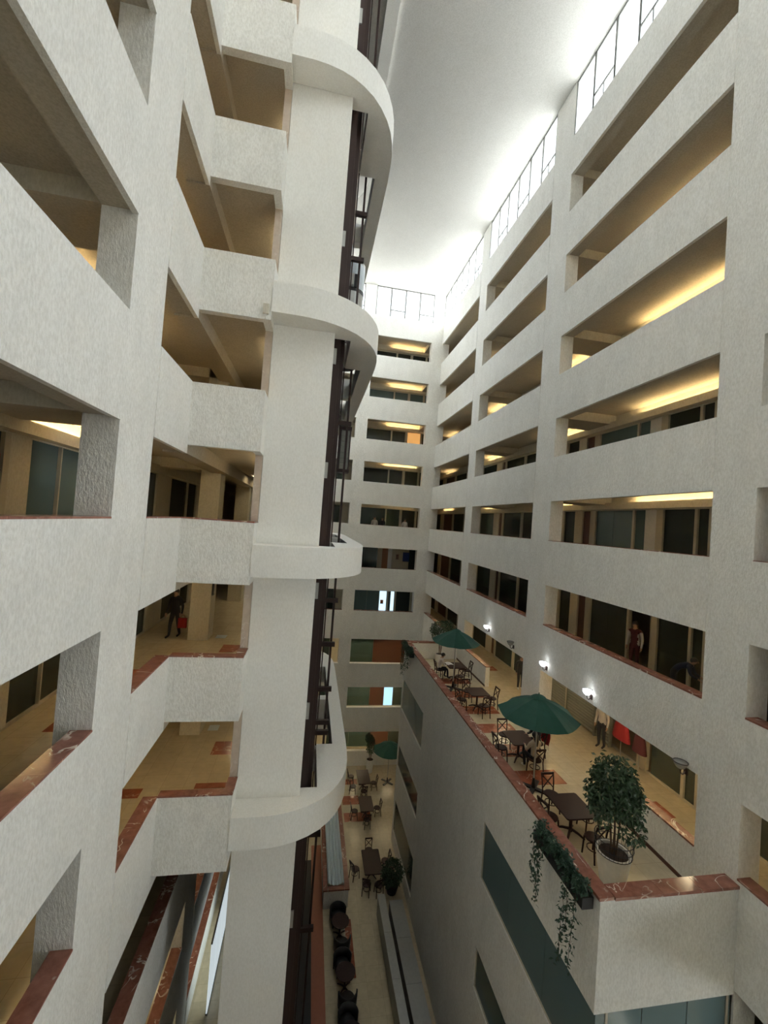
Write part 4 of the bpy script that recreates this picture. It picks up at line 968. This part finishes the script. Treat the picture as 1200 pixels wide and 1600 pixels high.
# pale partition beyond the left wall
pt = thing('pale_partition', 'tall pale panel screen standing between the left wall and the lift tower', 'screen', (-2.44, 18.3, G))
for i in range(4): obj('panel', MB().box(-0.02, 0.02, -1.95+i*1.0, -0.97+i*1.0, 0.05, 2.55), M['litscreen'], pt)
obj('top_rail', MB().box(-0.03, 0.03, -1.96, 2.05, 2.55, 2.6), M['steel'], pt); obj('bottom_rail', MB().box(-0.03, 0.03, -1.96, 2.05, 0, 0.05), M['steel'], pt)
GG = 'dark tables on the ground floor'; GH = 'dark chairs on the ground floor'
table(4.92, 28.95, G, 0.85, 1.6, 'long dark table farthest back on the ground floor, by the white pot', GG)
table(4.75, 26.2, G, 0.85, 1.4, 'dark table on the red inlay, second from the back on the ground floor', GG)
table(4.48, 21.75, G, 0.95, 1.6, 'large dark table beside the bushy plant on the ground floor', GG)
for x, y, rz, l in ((4.1, 29.5, -85, 'chair left of the farthest ground floor table, back corner'), (4.15, 28.4, -95, 'chair left of the farthest ground floor table, front corner'), (5.65, 28.7, 92, 'chair right of the farthest ground floor table'), (4.85, 27.85, 3, 'chair at the near end of the farthest ground floor table'),
                   (4.0, 26.0, -85, 'chair left of the ground floor table on the red inlay'), (5.5, 26.2, 95, 'chair right of the ground floor table on the red inlay'), (4.7, 25.2, 5, 'chair at the near end of the ground floor table on the red inlay'),
                   (4.5, 22.9, 180, 'chair at the far end of the large ground floor table'), (3.6, 21.7, -60, 'chair pulled out left of the large ground floor table'), (5.3, 22.1, 92, 'chair right of the large ground floor table, far one'), (5.25, 21.3, 90, 'chair right of the large ground floor table, near one'), (4.1, 20.75, -20, 'chair at the near left corner of the large ground floor table'), (4.7, 20.65, 10, 'chair at the near end of the large ground floor table')):
    chair(x, y, G, rz, l, GH)
def armchair(x, y, rz, label):
    t = thing('tub_chair', label, 'chair', (x, y, G), math.radians(rz), 'black tub chairs by the red floor strip')
    obj('seat', MB().lathe([(0.27, 0.12), (0.29, 0.2), (0.29, 0.4), (0.25, 0.44)], 18), M['black'], t, True)
    mb = MB(); n = 15; vs = []
    for i in range(n):
        a = math.pi+math.pi*i/(n-1)*1.0
        for r, z in ((0.30, 0.2), (0.36, 0.2), (0.38, 0.72), (0.32, 0.74)): vs.append((r*math.cos(a), r*math.sin(a)*0.95, z))
    fs = []
    for i in range(n-1):
        for k_ in range(4): fs.append((i*4+k_, i*4+(k_+1) % 4, (i+1)*4+(k_+1) % 4, (i+1)*4+k_))
    fs += [(0, 3, 2, 1), ((n-1)*4, (n-1)*4+1, (n-1)*4+2, (n-1)*4+3)]
    obj('backrest', mb.add(vs, fs), M['black'], t, True)
    for sx in (-1, 1):
        for sy in (-1, 1): obj('leg', MB().tube([(sx*0.2, sy*0.2, 0), (sx*0.18, sy*0.18, 0.14)], 0.02, 6), M['black'], t)
for i, (y, w) in enumerate(((18.7, 'farthest'), (16.6, 'middle'), (14.6, 'nearest'))):
    table(2.62+0.06*i, y, G, 0.78, 0.78, 'round dark table by the red floor strip, %s of the row' % w, GG, 0, True)
    armchair(2.55+0.06*i, y+0.64, 180, 'black tub chair behind the %s round table' % w); armchair(2.66+0.06*i, y-0.64, 0, 'black tub chair in front of the %s round table' % w)
# grey display counters
def counter(x0, x1, y0, y1, h, label):
    t = thing('display_counter', label, 'counter', ((x0+x1)/2, (y0+y1)/2, G), 0, 'grey counters on the ground floor'); w, d = (x1-x0)/2, (y1-y0)/2; n = 4
    obj('plinth', MB().box(-w+0.05, w-0.05, -d+0.05, d-0.05, 0, 0.1), M['black'], t)
    for i in range(n):
        a = -d+2*d*i/n; obj('cabinet', MB().box(-w, w, a, a+2*d/n-0.02, 0.1, h-0.05), M['greymetal'], t); obj('worktop', MB().box(-w-0.02, w+0.02, a, a+2*d/n-0.01, h-0.05, h), M['steel'], t)
counter(4.42, 4.72, 12.2, 19.5, 1.05, 'narrow grey display counter next to the walkway'); counter(4.95, 5.55, 12.2, 19.3, 0.9, 'wide grey counter nearer the terrace block')
# blue crate with bottles behind the glass of the right gallery
cr = thing('blue_crate', 'blue crate with a dark bottle on it inside the right gallery shop', 'crate', (12.5, 13.35, LV[0][0]))
mb = MB().box(-0.2, 0.2, -0.25, 0.25, 0, 0.9); obj('crate_body', mb, M['blue'], cr); obj('rim', MB().box(-0.22, 0.22, -0.27, 0.27, 0.9, 0.95), M['blue'], cr)
obj('bottle', MB().lathe([(0.09, 0.95), (0.1, 1.0), (0.1, 1.2), (0.03, 1.3), (0.03, 1.42)], 12), M['black'], cr)
# posters and signs seen in the shops
def board(name, label, x, y, z, sx, sy, sz, mat):
    t = thing(name, label, 'poster', (x, y, z)); obj('print', MB().box(-sx/2, sx/2, -sy/2, sy/2, 0, sz), M[mat], t); obj('poster_frame', MB().box(-sx/2-0.02, sx/2+0.02, -sy/2+0.004, sy/2+0.004, -0.03, 0), M['winframe'], t); return t
board('poster', 'blue picture on the cream shop wall of the far gallery', 8.05, 34.02, LV[-1][0]+1.45, 0.55, 0.03, 0.75, 'blue')
board('poster', 'small dark picture left of the blue picture in the far gallery', 7.3, 34.02, LV[-1][0]+1.6, 0.22, 0.03, 0.4, 'brownwood')
board('poster', 'orange print on the bright shop panel of the far gallery', 6.25, 34.02, LV[-2][0]+1.15, 0.25, 0.03, 0.3, 'orange')
board('sign_board', 'red sign on the shop front at the left edge', XSL+0.02, 8.2, LV[0][0]+1.75, 0.03, 0.5, 0.28, 'orange')
board('notice_sign', 'small black sign on the lobby column', -3.27, 15.6, LV[-1][0]+1.6, 0.03, 0.2, 0.4, 'black')
